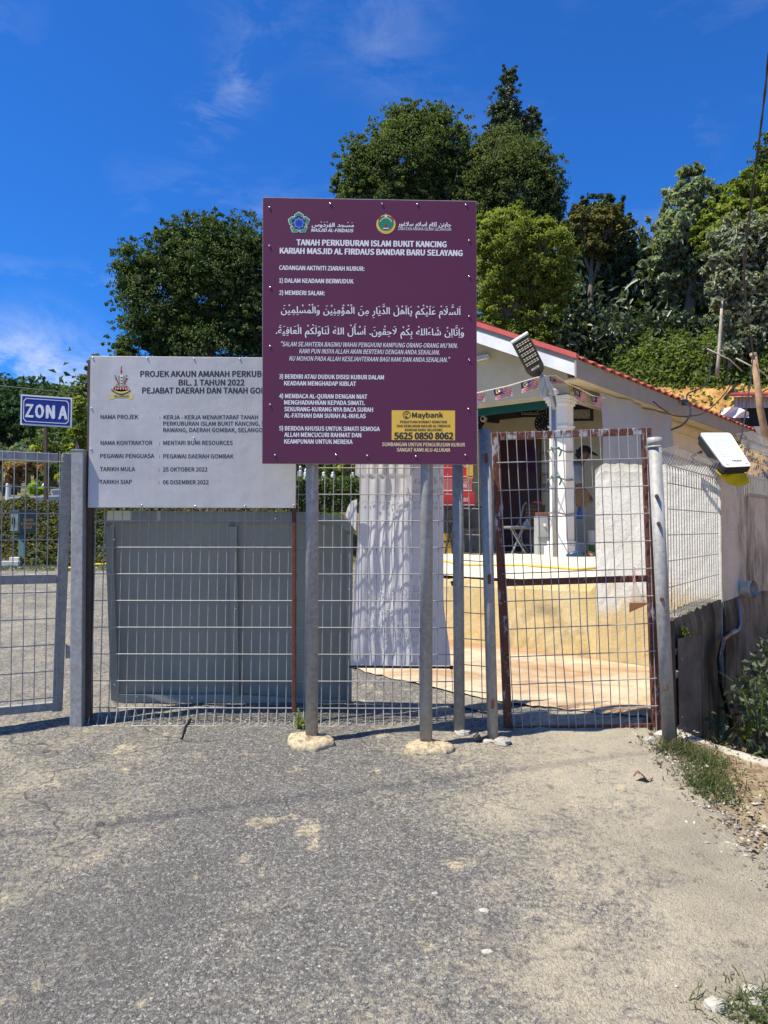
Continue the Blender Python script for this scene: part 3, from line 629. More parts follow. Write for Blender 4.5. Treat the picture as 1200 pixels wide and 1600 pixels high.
for s, x0, x1, b, cp, bd, sh, m_ in [('TANAH PERKUBURAN ISLAM BUKIT KANCING', 463, 698, 383, 8.8, .026, 0, print_w), ('KARIAH MASJID AL FIRDAUS BANDAR BARU SELAYANG', 437, 723, 396, 8.8, .026, 0, print_w),
        ('CADANGAN AKTIVITI ZIARAH KUBUR:', 436, 569.5, 421.5, 6.6, .02, 0, print_w), ('1) DALAM KEADAAN BERWUDUK', 436, 552.5, 441.5, 6.6, .02, 0, print_w), ('2) MEMBERI SALAM:', 436, 507.5, 460.5, 6.6, .02, 0, print_w),
        ('\u201cSALAM SEJAHTERA BAGIMU WAHAI PENGHUNI KAMPUNG ORANG-ORANG MU\'MIN.', 439, 715, 541, 7, .008, .22, print_w), ('KAMI PUN INSYA ALLAH AKAN BERTEMU DENGAN ANDA SEKALIAN.', 467.5, 687, 552, 7, .008, .22, print_w), ('KU MOHON PADA ALLAH KESEJAHTERAAN BAGI KAMI DAN ANDA SEKALIAN.\u201d', 452, 703.5, 563.5, 7, .008, .22, print_w),
        ('3) BERDIRI ATAU DUDUK DISISI KUBUR DALAM', 436, 600, 591.5, 6.6, .02, 0, print_w), ('KEADAAN MENGHADAP KIBLAT', 444, 556.5, 602, 6.6, .02, 0, print_w),
        ('4) MEMBACA AL-QURAN DENGAN NIAT', 436, 574, 622, 6.6, .02, 0, print_w), ('MENGHADIAHKAN KEPADA SIMATI.', 444, 570, 632, 6.6, .02, 0, print_w), ('SEKURANG-KURANG NYA BACA SURAH', 444, 583, 642.5, 6.6, .02, 0, print_w), ('AL-FATIHAH DAN SURAH AL-IKHLAS', 444, 571.5, 652.5, 6.6, .02, 0, print_w),
        ('5) BERDOA KHUSUS UNTUK SIMATI SEMOGA', 436, 593.5, 672.5, 6.6, .02, 0, print_w), ('ALLAH MENCUCURI RAHMAT DAN', 444, 564.5, 682.5, 6.6, .02, 0, print_w), ('KEAMPUNAN UNTUK MEREKA', 444, 551, 693, 6.6, .02, 0, print_w),
        ('SUMBANGAN UNTUK PENGURUSAN KUBUR', 597, 726.5, 697, 5.6, .015, 0, M_CREAMP), ('SANGAT KAMI ALU-ALUKAN', 620, 703, 705.5, 5.6, .015, 0, M_CREAMP),
        ('MASJID AL-FIRDAUS', 486, 552.5, 362, 5, .022, .22, print_w), ('JABATAN AGAMA ISLAM SELANGOR', 621.5, 705, 359.5, 4.6, -.004, 0, print_w)]:
    lettering(pb, PBs, s, x0, x1, b, cp, m_, bd, sh, slope=sl(b))
try:
    for s, x0, x1, b, cp, bd in [('اَلسَّلَامُ عَلَيْكُمْ يَااَهْلَ الدِّيَارِ مِنَ الْمُؤْمِنِيْنَ وَالْمُسْلِمِيْنَ', 439, 720, 489, 25, .01), ('وَاِنَّااِنْ شَاءَاللهُ بِكُمْ لَاحِقُونَ. اَسْأَلُ اللهَ لَنَاوَلَكُمُ الْعَافِيَةَ.', 431, 725, 521.5, 25, .01),
            ('مَسْجِد الفِرْدَوْس', 487, 553, 354, 15, .02), ('جابتن اكام اسلام سلاغور', 622, 705, 353, 16, .02)]:
        lettering(pb, PBs, None, x0, x1, b, cp, print_w, flat=arabic(s, bd), slope=sl(b))
except Exception as ex: print('arabic failed', ex)
# mosque logo: blue eight-point star inside five green arrowheads
M_GRN = mat('logo green', (.02, .30, .12), .5); M_BLU = mat('logo light blue', (.03, .25, .75), .5); M_NAVY = mat('logo navy', (.02, .03, .30), .5); M_BADGE = mat('badge green', (.0, .22, .12), .5)
for k in range(5):
    a = math.radians(-90 + 72 * k); c, s_ = math.cos(a), math.sin(a)
    def rot(x, y): return (467 + x * -s_ * -1 * -1 + y * c, 348.5 + x * c + y * s_)
    o1 = [(0, 18), (7.0, 13.4), (7.4, 9.4), (4.4, 9.4), (0, 12.0), (-4.4, 9.4), (-7.4, 9.4), (-7.0, 13.4)]
    poly(pb, PBs, [rot(x, y) for x, y in o1], print_w); poly(pb, PB2, [rot(x * .84, 12.9 + (y - 12.9) * .78) for x, y in o1], M_GRN)
poly(pb, PBs, star(467, 348.5, 9.6, 8, .72), M_BLU); poly(pb, PB2, star(467, 348.5, 6.2, 8, .72), M_NAVY)
# green and yellow badge
poly(pb, PBs, ringpts(603, 350.5, 15), M_YELP); poly(pb, PB2, ringpts(603, 348.5, 12), M_BADGE); annulus(pb, PB3, 603, 350, 9.0, 10.2, M_CREAMP, a0=200, a1=340)
poly(pb, PB3, star(603, 337.5, 4.2), M_CREAMP); poly(pb, PB3, [(601.5, 349), (604.5, 349), (605.8, 355), (600.2, 355)], M_CR); poly(pb, PB3, [(599, 356), (607, 356), (607.5, 357.5), (598.5, 357.5)], print_w)
poly(pb, PB3, [(593.5, 337.5), (596.5, 339.5), (592.5, 344), (590.5, 342.8)], M_CR); poly(pb, PB3, [(612.5, 337.5), (609.5, 339.5), (613.5, 344), (615.5, 342.8)], M_CR)
for k in range(9):
    a = math.radians(40 + k * 12.5); poly(pb, PB3, ringpts(603 + 13.4 * math.cos(a), 350.5 + 13.4 * math.sin(a), .7, 6), M_CO)
# yellow bank panel
poly(pb, PBs, [(612, 641), (711, 641.5), (711, 688), (612, 687.5)], M_YELP, 'bank_panel')
lettering(pb, PB2, 'Maybank', 643.5, 692.5, 652.3, 7.6, print_k, .022)
for s, x0, x1, b, cp, bd in [('PERSATUAN KHAIRAT KEMATIAN', 625, 698, 661, 3.7, .018), ('DAN KEBAJIKAN MASJID AL FIRDAUS', 620, 703.5, 667.3, 3.7, .018), ('BANDAR BARU SELAYANG', 632.5, 691, 673.4, 3.7, .018), ('5625 0850 8062', 615.5, 708.5, 686, 10, .03)]:
    lettering(pb, PB2, s, x0, x1, b, cp, print_k, bd)
annulus(pb, PB2, 635.3, 648.2, 5.2, 6.2, print_k)
for k in range(5): annulus(pb, PB2, 633.5 + k * .7, 649.5 - k * .6, 1.2 + k * .75, 1.65 + k * .75, print_k, a0=150 + 25 * k, a1=300 + 12 * k, n=12)
poly(pb, PB2, ringpts(636.2, 647.2, 1.2, 8), print_k); poly(pb, PB2, [(632, 651), (634.5, 649.8), (637.5, 652.2), (635.2, 653.4)], print_k)
screws(pb, PBs, [(421, 324), (516, 318), (597, 318.5), (652, 319), (728, 320), (421, 384), (422, 449), (733, 375.5), (733, 432), (733, 494), (422, 541), (733, 562), (422, 632), (732, 639), (430, 711), (525, 711), (574, 712), (650, 713), (727, 711)], .0048)
pipe('pole', M_GALV, pb, P(487, 1166, 4.08), P(488.5, 330, 4.055), .0335, 24)
pipe('pole', M_GALV2, pb, P(665.5, 1175, 4.01), P(668, 330, 4.025), .0325, 24)
for x, y0 in ((488, 4.03), (667, 4.0)):
    for v in (345, 520, 700): MB().box(P(x, v, y0 + .0), .11, .012, .03).build('bracket', M_GALV, pb)
M_PAD = M_conc('sandy mortar', [(.36, .29, .17), (.50, .42, .27), (.58, .50, .35)], 1.0, (.20, .15, .09), (.46, .62), 26)
def pad(u, v, rx, ry, h, label):
    c = G(u, v); mb = MB(); seed = random.random() * 9
    def f(a, r):
        t = 2 * math.pi * a; rr = [0, .5, .86, .98, 1.0, 1.0][min(5, int(round(r * 5)))]; hh = [1, .98, .86, .6, .25, -.4][min(5, int(round(r * 5)))]
        w = 1 + .10 * math.sin(2 * t + seed) + .07 * math.sin(3 * t + 2 * seed) + .04 * math.sin(7 * t + seed) + (.02 * math.sin(13 * t) if r > .5 else 0)
        x, y = c.x + rx * rr * w * math.cos(t), c.y + ry * rr * w * math.sin(t); return (x, y, gz(x, y) + .012 + h * hh + .004 * hn(x * 9, y * 9, 2) + random.uniform(-.006, .006))
    mb.grid(f, 60, 5); return tag(mb.build('concrete_footing', M_PAD, smooth=True, loc=c), label, 'footing', 'mortar footings under the purple sign')
pad(484, 1166, .128, .105, .036, 'mortar footing round the left pole of the purple sign'); pad(670, 1176, .115, .095, .034, 'mortar footing round the right pole of the purple sign')

# ---------------------------------------------------------------- round posts, narrow panel, gate
p3 = thing('fence_post', 'round galvanised post just right of the white banner', 'post', G(718, 1149)); d3 = p3.location.y
pipe('shaft', M_GALV2, p3, P(718, 1155, d3), P(714.5, 640, d3), .030, 20)
p4 = thing('fence_post', 'round galvanised latch post at the left side of the rusty gate', 'post', G(770.5, 1157)); d4 = p4.location.y
pipe('shaft', M_GALV2, p4, P(770.5, 1163, d4), P(757.5, 671, d4), .029, 20); 
for v in (716, 905, 1100): MB().box(P(lerp(757.5, 770, (v - 671) / 490) + 1, v, d4 - .03), .016, .012, .05).build('latch_plate', M_RUST2, p4)
nar = thing('mesh_fence', 'narrow strip of wire mesh between the two round posts left of the gate', 'fence', G(744, 1150))
for u0, u1 in ((731, 738), (746, 754)): wire(nar, P(u1, 1130, 4.37), P(u0, 640, 4.37))
for i in range(12): wire(nar, P(712, 672 + i * 40.6, 4.375), P(765, 673 + i * 41, 4.375))
p5 = thing('fence_post', 'round galvanised hinge post at the right side of the rusty gate', 'post', G(1046, 1163)); d5 = p5.location.y
pipe('shaft', M_GALV2, p5, P(1046, 1168, d5), P(1023, 692, d5), .034, 24); pipe('cap', M_GALV, p5, P(1023, 697, d5), P(1022.6, 684, d5), .0375, 24)
for v in (691,): pipe('collar', M_GALV, p5, P(1023.2, 700, d5), P(1023.1, 697, d5), .039, 24)
for u, v in ((1026, 775), (1029, 818), (1034, 936), (1040, 1076)): MB().tube([P(u, v, d5 - .06), P(u, v, d5 - .03)], [.007, .011], 8).build('bolt', M_RUST2, p5)
angle(p5, 'angle_bar', P(1053.5, 1160, d5 + .02), P(1049, 970, d5 + .02), M_RUSTD, .03)
gt = thing('gate', 'closed mesh gate leaf with a rusty chipped square tube frame', 'gate', P(900, 1148, 4.3)); GD = 4.30
TL, TR, BL, BR = P(774, 682, GD), P(1010, 674, GD), P(794, 1141, GD), P(1026, 1137, GD)
squaretube('stile', M_RUST, gt, P(794.2, 1147, GD), P(773.6, 676, GD), .044, .04); squaretube('stile', rustmat('rusty hinge stile', .60), gt, P(1026.5, 1143, GD), P(1009.3, 668.5, GD), .05, .04)
def inset(p, q, a=.024): d = (q - p).normalized(); return p + d * a, q - d * a
squaretube('top_rail', rustmat('chipped top rail', .54), gt, *inset(TL, TR), .04, .034); squaretube('bottom_rail', M_RUST2, gt, *inset(BL, BR), .045, .034)
squaretube('middle_rail', rustmat('rusty rail', .66, (.36, .36, .36)), gt, *inset(P(784, 911, GD), P(1018, 903.5, GD)), .036, .034)
for i in range(17):
    t = i / 16; q = P(lerp(777, 1010, t), lerp(674, 668, t), GD - .026); p = P(lerp(806, 1029, t) - (3 if i else 2), lerp(1146, 1142, t), GD - .026)
    if i in (6, 9): # two kinked wires
        m1 = q.lerp(p, .66) + Vector((-.012, 0, 0)); MB().tube([p + Vector((.012, 0, 0)), m1, q], .0028, 6).build('wire', M_WIRE, gt)
    else: wire(gt, p, q)
for i in range(11):
    v = 683 + i * 43.4; vr = 676 + i * 43.0; wire(gt, P(776 + i * 2.3, v + 40, GD - .031), P(1012 + i * 1.75, vr + 40, GD - .031), .003)
MB().bar(P(768, 906, GD), P(790, 907, GD - .02), .012, .012).build('bolt', M_RUST2, gt)
# drink bag on the gate
bgp = P(990, 920, GD - .06)
dbag = thing('drink_bag', 'small clear plastic bag of brown drink hanging on the rusty gate', 'bag', bgp)
def glassy(name, col, rough=.15, trans=.8, alpha=.55):
    t = NT(name); t.done(col, rough, 0, .5); t.b.inputs['Transmission Weight'].default_value = trans; t.b.inputs['Alpha'].default_value = alpha; return t.m
Lq = [(983, 941), (1011, 941), (1010, 945), (983, 957)]
def bagpart(name, outline, th, m):
    mb = MB(); n = len(outline); D0 = GD - .06
    mb.add([P(u, v, D0 - th) for u, v in outline] + [P(u, v, D0 + th) for u, v in outline], [tuple(range(n)), tuple(range(n, 2 * n))[::-1]] + [(i, n + i, n + (i + 1) % n, (i + 1) % n) for i in range(n)])
    return mb.build(name, m, dbag, bevel=.004)
bagpart('drink', Lq, .016, mat('milky tea', (.32, .15, .06), .4)); bagpart('film', [(991, 908), (993, 908), (1000, 925), (1009, 940.3), (984, 940.3), (987, 922)], .011, glassy('clear film', (.85, .8, .78)))
MB().tube([P(991, 886, GD - .035), P(991.5, 896, GD - .05), P(991.8, 909, GD - .06)], .0035, 6).build('string', mat('pink string', (.55, .25, .28), .6), dbag)
MB().tube([P(991.8, 906, GD - .06), P(991.8, 911, GD - .06)], [.008, .006], 8).build('knot', mat('pink string', (.55, .25, .28)), dbag)
# return mesh panel on the low wall
ret = thing('mesh_fence', 'short wire mesh panel with a rolled top on the low dark wall', 'fence', (1.66, 4.42, 1.04))
brc(ret, (1.63, 4.42), (2.25, 5.19), 1.035, 2.02, 1.09, 1.99, lean=0, bot=False, flip=1)
# mesh on top of the long wall
wf = thing('mesh_fence', 'wire mesh with a rolled top standing on the long wall beside the floodlight', 'fence', (2.66, 5.63, 1.98))
brc(wf, (2.63, 5.60), (3.90, 7.2), 1.80, 2.27, 1.82, 2.27, bot=False, hstep=.12)

# ---------------------------------------------------------------- left gate leaf
gl = thing('gate', 'open gate leaf of grey galvanised tube and mesh cut off by the left edge', 'gate', P(92, 1110, 4.42)); 
la, lb = Vector((-1.845, 4.42, 0)), Vector((-3.55, 3.52, 0)); ld = (lb - la).normalized(); ln = Vector((-ld.y, ld.x, 0)) * -1
ln = Vector((.46, -.89, 0))
def lp_(t, z, off=0): return la.lerp(lb, t) + Vector((0, 0, z)) + ln * off
zt, zb, zm = 1.955, .545, 1.265
squaretube('stile', M_GALV2, gl, lp_(0, zb - .03) + Vector((-.02, 0, 0)), lp_(0, zt + .03) + Vector((.02, 0, 0)), .055, .06, ln); squaretube('stile', M_GALV2, gl, lp_(1, zb - .03), lp_(1, zt + .03), .055, .05, ln)
for nme, z, h in (('top_rail', zt, .052), ('middle_rail', zm, .05), ('bottom_rail', zb, .045)): MB().bar(lp_(.016, z), lp_(.984, z), .045, h).build(nme, M_GALV2, gl, bevel=.003)
for i in range(33): t = i / 33 + .012; wire(gl, lp_(t, zb - .02, .034), lp_(t, zt + .03, .034))
for i in range(10): wire(gl, lp_(0, .60 + i * .148, .039), lp_(1, .60 + i * .148, .039), .003)
for z in (.84, 1.83):
    c = la + Vector((.075, .0, z)); mb = MB(); mb.prism([c + Vector((-.05, 0, .05)), c + Vector((-.05, 0, -.03)), c + Vector((.05, 0, -.03)), c + Vector((.04, 0, .0))][::-1], (0, .008, 0)); mb.build('hinge', M_GALV, gl)
    MB().bar(c + Vector((.03, 0, -.03)), c + Vector((.10, -.02, -.035)), .012, .012).build('hinge', M_GALV, gl)

# ---------------------------------------------------------------- grey metal sheet leaning behind the fence
def M_sheet():
    t = NT('blue grey painted sheet'); n = t.noise(3, 5, .6); c = t.ramp(n, [(.3, (.26, .28, .245)), (.7, (.32, .34, .295))]); d = t.noise(11, 6, .75)
    c = t.mix(t.ramp(d, [(.68, 0.0), (.74, .8)]), c, (.16, .09, .05)); t.bump(t.noise(1.6, 2, .5, stretch=(.3, 1, 3)), .2, .04); return t.done(c, .5, .2)
M_SHEET = M_sheet()
sh = thing('metal_sheet', 'large blue grey metal sheet with folded edges standing behind the mesh fence', 'sheet', G(360, 1102)); D1 = sh.location.y
def shp(u, v, o=0): 
    t = (v - 800) / 300; return P(u, v, lerp(FD + .13, D1 + .04, t) + o)
def sheetf(s, t):
    v = lerp(lerp(804, 806, s) + (22 * sstep((s - .86) / .14) ** 1.6 if s > .86 else 0), lerp(1097, 1106, s) - 6 * math.sin(s * math.pi), t); u = lerp(lerp(163, 174, t), lerp(552, 549, t), s)
    return shp(u, v, .006 * math.sin(t * 9) * math.sin(s * 7) + .006 * math.sin(s * 13))
MB().grid(sheetf, 40, 30).build('sheet_face', M_SHEET, sh, smooth=True)
def strip(pts, w, nm='folded_edge', o=-.022):
    mb = MB(); 
    for (a, b) in zip(pts, pts[1:]): mb.bar(shp(*a, o), shp(*b, o), .02, w, (0, 0, 1) if abs(a[1] - b[1]) < 60 else (1, 0, 0))
    return mb.build(nm, M_SHEET, sh)
strip([(168, 806), (500, 808)], .06); strip([(500, 809), (533, 815), (548, 826)], .05); strip([(171, 822), (180, 1092)], .045); strip([(364, 822), (368, 1086)], .045); strip([(546, 834), (545, 1094)], .035)
strip([(180, 1092), (360, 1091), (545, 1100)], .05)
for u, v in ((178, 843), (179, 1070), (368, 951), (546, 868), (545, 920), (214, 1088), (430, 810), (300, 1090)): MB().tube([shp(u, v, -.04), shp(u, v, -.03)], .005, 6).build('rivet', M_SCREW, sh)

# ---------------------------------------------------------------- white banner hung on the fence
def M_cloth(name, col, trans=.4):
    t = NT(name); n = t.noise(5, 5, .6); c = t.ramp(n, [(.3, tuple(x * .93 for x in col)), (.7, col)]); t.bump(t.noise(9, 6, .65, stretch=(2, 1, .5)), .15, .02); t.done(c, .75)
    tr = t.new('ShaderNodeBsdfTranslucent'); t.l.new(c, tr.inputs[0]); mx = t.new('ShaderNodeMixShader'); mx.inputs[0].default_value = trans
    t.l.new(t.b.outputs[0], mx.inputs[1]); t.l.new(tr.outputs[0], mx.inputs[2]); t.l.new(mx.outputs[0], t.out.inputs[0]); return t.m
M_BANN = M_cloth('white banner cloth', (.78, .77, .77), .3)
bn = thing('banner', 'white cloth banner seen from its back, tied behind the mesh fence', 'banner', P(625, 1040, 4.5)); BD = 4.385
def banf(s, t, off=0):
    v = lerp(672, 1040, t); l = lerp(562, 548, sstep((t - .2) / .8)); l = 555 if t < .2 else l; r = lerp(693, 704, sstep((t - .7) / .3)); u = lerp(l, r, s)
    f = max(0, 1 - abs(s - .33) / .36)
    d = .012 * math.sin(s * 52 + 1.5 * math.sin(t * 5)) * f * (.5 + .5 * math.sin(t * 7 + 1) ** 2) + .006 * math.sin(s * 17 + t * 4) + .010 * math.sin(t * 19 + s * 5) * f
    d = d * .6 + .040 * max(0, .62 - s) / .62 + .30 * max(0, s - .62) + .01 * math.sin(s * 4)
    return P(u, v, BD + d + off)
MB().grid(banf, 150, 110).build('cloth', M_BANN, bn, smooth=True)
MB().add([P(540, 806, BD + .03), P(556, 830, BD + .01), P(558, 780, BD + .01), P(549, 783, BD + .02), P(543, 793, BD + .03)], [(0, 1, 2, 3, 4)]).build('flap', M_BANN, bn)
MB().tube([P(543, 1041.5, BD - .01), P(705, 1043, BD - .01)], .007, 8).build('rod', M_BLACK, bn); MB().tube([P(703, 1043, BD - .012), P(708, 1043, BD - .012)], .011, 10).build('end_cap', M_BLACK, bn)
MB().tube([P(706, 1044, BD - .012), P(707, 1085, BD)], .002, 5).build('string', M_BLACK, bn); MB().tube([P(706, 908, 4.37), P(708, 915, 4.37)], .009, 8).build('tie', M_BLACK, bn)
M_GHOST = mat('faint grey print', (.50, .50, .52), .7, var=.03); M_GHOSTR = mat('faint reddish print', (.62, .50, .53), .7, var=.03)
def bansurf(u, v):
    t = (v - 672) / 368; l = 555 if t < .2 else lerp(562, 548, sstep((t - .2) / .8)); r = lerp(693, 704, sstep((t - .7) / .3)); return banf((u - l) / (r - l), t, -.006)
for s, x0, x1, b, cp, m_ in [('Nilai', 640, 692, 756, 10, M_GHOSTR), ('Bandar Baru', 610, 690, 772, 9, M_GHOSTR), ('sumbangan', 566, 690, 788, 6, M_GHOST), ('mengalir', 600, 690, 796, 5.5, M_GHOST), ('5625 0810 1747', 568, 668, 925, 10, M_GHOST), ('MASJID AL-FIRDAUS BBS', 567, 668, 936, 8, M_GHOST),
        ('dan Rosul', 575, 670, 958, 7, M_GHOST), ('kemuseliman hamba', 570, 680, 971, 6, M_GHOST), ('orang yang masuk', 570, 680, 984, 6, M_GHOST), ('maka untuk manusia', 566, 670, 996, 6, M_GHOST), ('dengan umi kaya', 584, 668, 1008, 6.5, M_GHOST)]:
    lettering(bn, bansurf, s, x0, x1, b, cp, m_, -.004, mirror=True)

# ---------------------------------------------------------------- pavilion
EZ = 3.62; SL = .452; R = 1.95; LEN = 7.9; FZ = 1.275
M_FASC = mat('white fascia board', (.66, .67, .67), .7, var=.12, scale=5, bump=.3); M_FASG = mat('grey fascia board with side shade', (.27, .26, .23), .8, var=.10, scale=4, bump=.3)  # side eave's shade is put into the grey; upper strip shares it
M_TILE = mat('red roof tile', (.36, .085, .06), .6, var=.25, scale=8, bump=.2); M_REDCAP = mat('red barge flashing', (.50, .09, .07), .5, var=.15)
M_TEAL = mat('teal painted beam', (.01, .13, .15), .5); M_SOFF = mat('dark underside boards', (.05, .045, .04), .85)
hs = thing('pavilion', 'small cream open-fronted pavilion with a red tiled gable roof behind the gate', 'building', H(2, 3, FZ))
def zr(a): return EZ + SL * min(a, 2 * R - a)
# roof underside and slab (two slopes)
for a0, a1 in ((0, R), (2 * R, R)):
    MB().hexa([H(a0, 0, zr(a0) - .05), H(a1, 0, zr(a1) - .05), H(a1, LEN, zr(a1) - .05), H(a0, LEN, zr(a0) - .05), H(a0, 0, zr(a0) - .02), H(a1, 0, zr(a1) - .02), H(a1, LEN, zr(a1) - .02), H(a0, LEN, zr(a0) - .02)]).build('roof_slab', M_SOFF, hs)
roof = MB().bar(H(R, -.02, zr(R) + .05), H(R, LEN, zr(R) + .05), .18, .07).build('roof', M_TILE, hs)
nt = 29; rows = 6; sl_len = R * math.sqrt(1 + SL * SL)
mb = MB(); tw = LEN / nt; tl = sl_len / rows * 1.12; ca = 1 / math.sqrt(1 + SL * SL); sa = SL * ca
sdir = Vector((-sy_ * ca, sx_ * ca, sa)); bdir = Vector((sx_, sy_, 0)); ndir = Vector((0, 0, 1)); ndir = bdir.cross(sdir); ndir = ndir if ndir.z > 0 else -ndir
K = 8
def prof(k): t = k / K; return .030 * abs(math.sin(math.pi * min(1, t / .68))) if t < .68 else -.004
for j in range(2):
    for k in range(K + 1):
        for th in (0, -.014): mb.v.append(bdir * (tw * 1.02 * k / K) + sdir * (tl * j) + ndir * (prof(k) + th + (.020 if j == 0 else 0)))
for k in range(K):
    a = 2 * k; b = 2 * (K + 1) + 2 * k
    mb.f += [(a, a + 2, b + 2, b), (a + 1, b + 1, b + 3, a + 3), (a, a + 1, a + 3, a + 2)]
tmp = mb.build('tile', M_TILE); tmesh = tmp.data; bpy.data.objects.remove(tmp)
for i in range(nt):
    for j in range(rows):
        o = bpy.data.objects.new('tile', tmesh); COL.objects.link(o); o.parent = roof
        a = -.06 / sl_len * R + R * j / rows; o.location = H(a, i * tw, zr(0) + SL * a - .018) - ox(roof) + Vector((0, 0, random.uniform(0, .006)))
MB().grid(lambda u, v: H(2 * R - v * R, u * LEN, zr(v * R) + .03 + .025 * abs(math.sin(u * nt * math.pi))), 58, 2).build('far_roof_slope', M_TILE, hs)
# red flashing and fascia boards along the front gable (right half, left half)
for s_ in (0, 1):
    A = (lambda a: a) if s_ == 0 else (lambda a: 2 * R - a)
    def board(a0, a1, b0, b1, lo, hi, nm, m):
        mbb = MB(); q = [H(A(a0), b0, zr(a0) + lo), H(A(a1), b0, zr(a1) + lo), H(A(a1), b1, zr(a1) + lo), H(A(a0), b1, zr(a0) + lo)]; q2 = [H(A(a0), b0, zr(a0) + hi), H(A(a1), b0, zr(a1) + hi), H(A(a1), b1, zr(a1) + hi), H(A(a0), b1, zr(a0) + hi)]
        mbb.hexa(q + q2); mbb.build(nm, m, hs)
    board(-.03, R, -.075, .0, -.012, .05, 'flashing', M_REDCAP); board(.0, R, -.045, -.012, -.075, -.014, 'upper_fascia', M_FASG); board(.0, R, -.060, -.012, -.225, -.077, 'fascia_board', M_FASC)
MB().bar(H(-.012, -.06, EZ - .135), H(-.012, LEN, EZ - .135), .024, .22).build('fascia_board', M_FASG, hs)
MB().bar(H(2 * R + .012, -.06, EZ - .135), H(2 * R + .012, LEN, EZ - .135), .024, .22).build('fascia_board', M_FASG, hs)
# gable infill wall above the opening
gw = MB(); gb = .42; zl = 3.30
gw.prism([H(.32, gb, zl), H(.32, gb, zr(.32) - .06), H(R, gb, zr(R) - .06), H(2 * R - .32, gb, zr(.32) - .06), H(2 * R - .32, gb, zl)], (sx_ * .14, sy_ * .14, 0)); gw.build('gable_wall', M_CREAM, hs)
MB().bar(H(.36, gb + .35, 3.34), H(.36, LEN - .1, 3.34), .14, .20).build('side_beam', M_CREAM, hs)
MB().bar(H(.12, .1, 3.40), H(.12, LEN, 3.40), .22, .02).build('soffit', M_CREAM, hs)
# pillar
def pillar(a, b):
    c = H(a, b, FZ); mb = MB(); X, Y = (-sy_, sx_, 0), (sx_, sy_, 0)
    o = mb.box(c + Vector((0, 0, .98)), .225, .225, 1.99, X, Y).build('pillar', M_WHITEP, hs, bevel=.006)
    for z, w, h, nm in ((.06, .33, .12, 'plinth'), (.15, .28, .06, 'plinth'), (1.62, .255, .025, 'moulding'), (1.90, .26, .03, 'moulding'), (1.935, .29, .035, 'moulding'), (1.975, .33, .04, 'capital')):
        MB().box(c + Vector((0, 0, z)), w, w, h, X, Y).build(nm, M_WHITEP, o, bevel=.004)
pillar(.45, .50); pillar(3.42, .50)
MB().bar(H(.3, .5, 3.30), H(3.6, .5, 3.30), .10, .06).build('front_beam', M_CREAM, hs)
# rear room wall, side wall, left wall
BW = 2.7
MB().box(H((.36 + 3.5) / 2, BW + .06, (FZ + 3.46) / 2), 3.2, .12, 3.46 - FZ, (-sy_, sx_, 0), (sx_, sy_, 0)).build('back_wall', M_CREAM, hs)
MB().box(H((.36 + 3.5) / 2, BW + .055, (3.462 + 3.86) / 2), 3.2, .10, 3.86 - 3.462, (-sy_, sx_, 0), (sx_, sy_, 0)).build('roof_gloom_panel', M_SOFF, hs)  # added dark board for the gloom under the roof; scripture hangs on it
MB().box(H(.40, (3.3 + LEN - .2) / 2, (FZ - .3 + 3.42) / 2), LEN - .2 - 3.3, .12, 3.42 - FZ + .3, (sx_, sy_, 0), (-sy_, sx_, 0)).build('side_wall', M_CREAM, hs)
MB().box(H(3.52, (.7 + LEN - .2) / 2, (FZ - .3 + 3.42) / 2), LEN - .9, .10, 3.42 - FZ + .3, (sx_, sy_, 0), (-sy_, sx_, 0)).build('side_wall', M_CREAM, hs)
MB().box(H(1.95, LEN - .1, (FZ + 3.6) / 2), 3.0, .1, 3.6 - FZ, (-sy_, sx_, 0), (sx_, sy_, 0)).build('rear_wall', M_CREAM, hs)
for b in (.75, 1.7): MB().bar(H(.2, b, zr(.2) - .11), H(R, b, zr(R) - .11), .06, .08).build('rafter', M_TEAL, hs); MB().bar(H(2 * R - .2, b, zr(.2) - .11), H(R, b, zr(R) - .11), .06, .08).build('rafter', M_TEAL, hs)
MB().bar(H(.4, 1.1, 3.32), H(3.5, 1.1, 3.32), .06, .10).build('cross_beam', M_TEAL, hs)
nB = (-sx_, -sy_, 0)
def BWs(u, v, o=.01): return plane_hit(u, v, nB, H(1, BW - o, 2))
def wallbox(u0, v0, u1, v1, th, nm, m, parent, o=.0, bev=0):
    q = [BWs(u0, v1, o), BWs(u1, v1, o), BWs(u1, v0, o), BWs(u0, v0, o)]; return MB().prism(q, Vector(nB) * th).build(nm, m, parent, bevel=bev)
M_MAROON = mat('maroon door paint', (.05, .008, .010), .5)
dr = wallbox(782, 688, 840, 868, .03, 'door', M_MAROON, hs); wallbox(776, 682, 782, 868, .045, 'door_frame', mat('dark wood', (.10, .06, .03), .6), hs); wallbox(776, 682, 846, 688, .046, 'door_frame', mat('dark wood', (.10, .06, .03)), hs); wallbox(840, 688, 846, 868, .045, 'door_frame', mat('dark wood', (.10, .06, .03)), hs)
wallbox(786, 790, 789, 798, .06, 'handle', M_SCREW, dr)
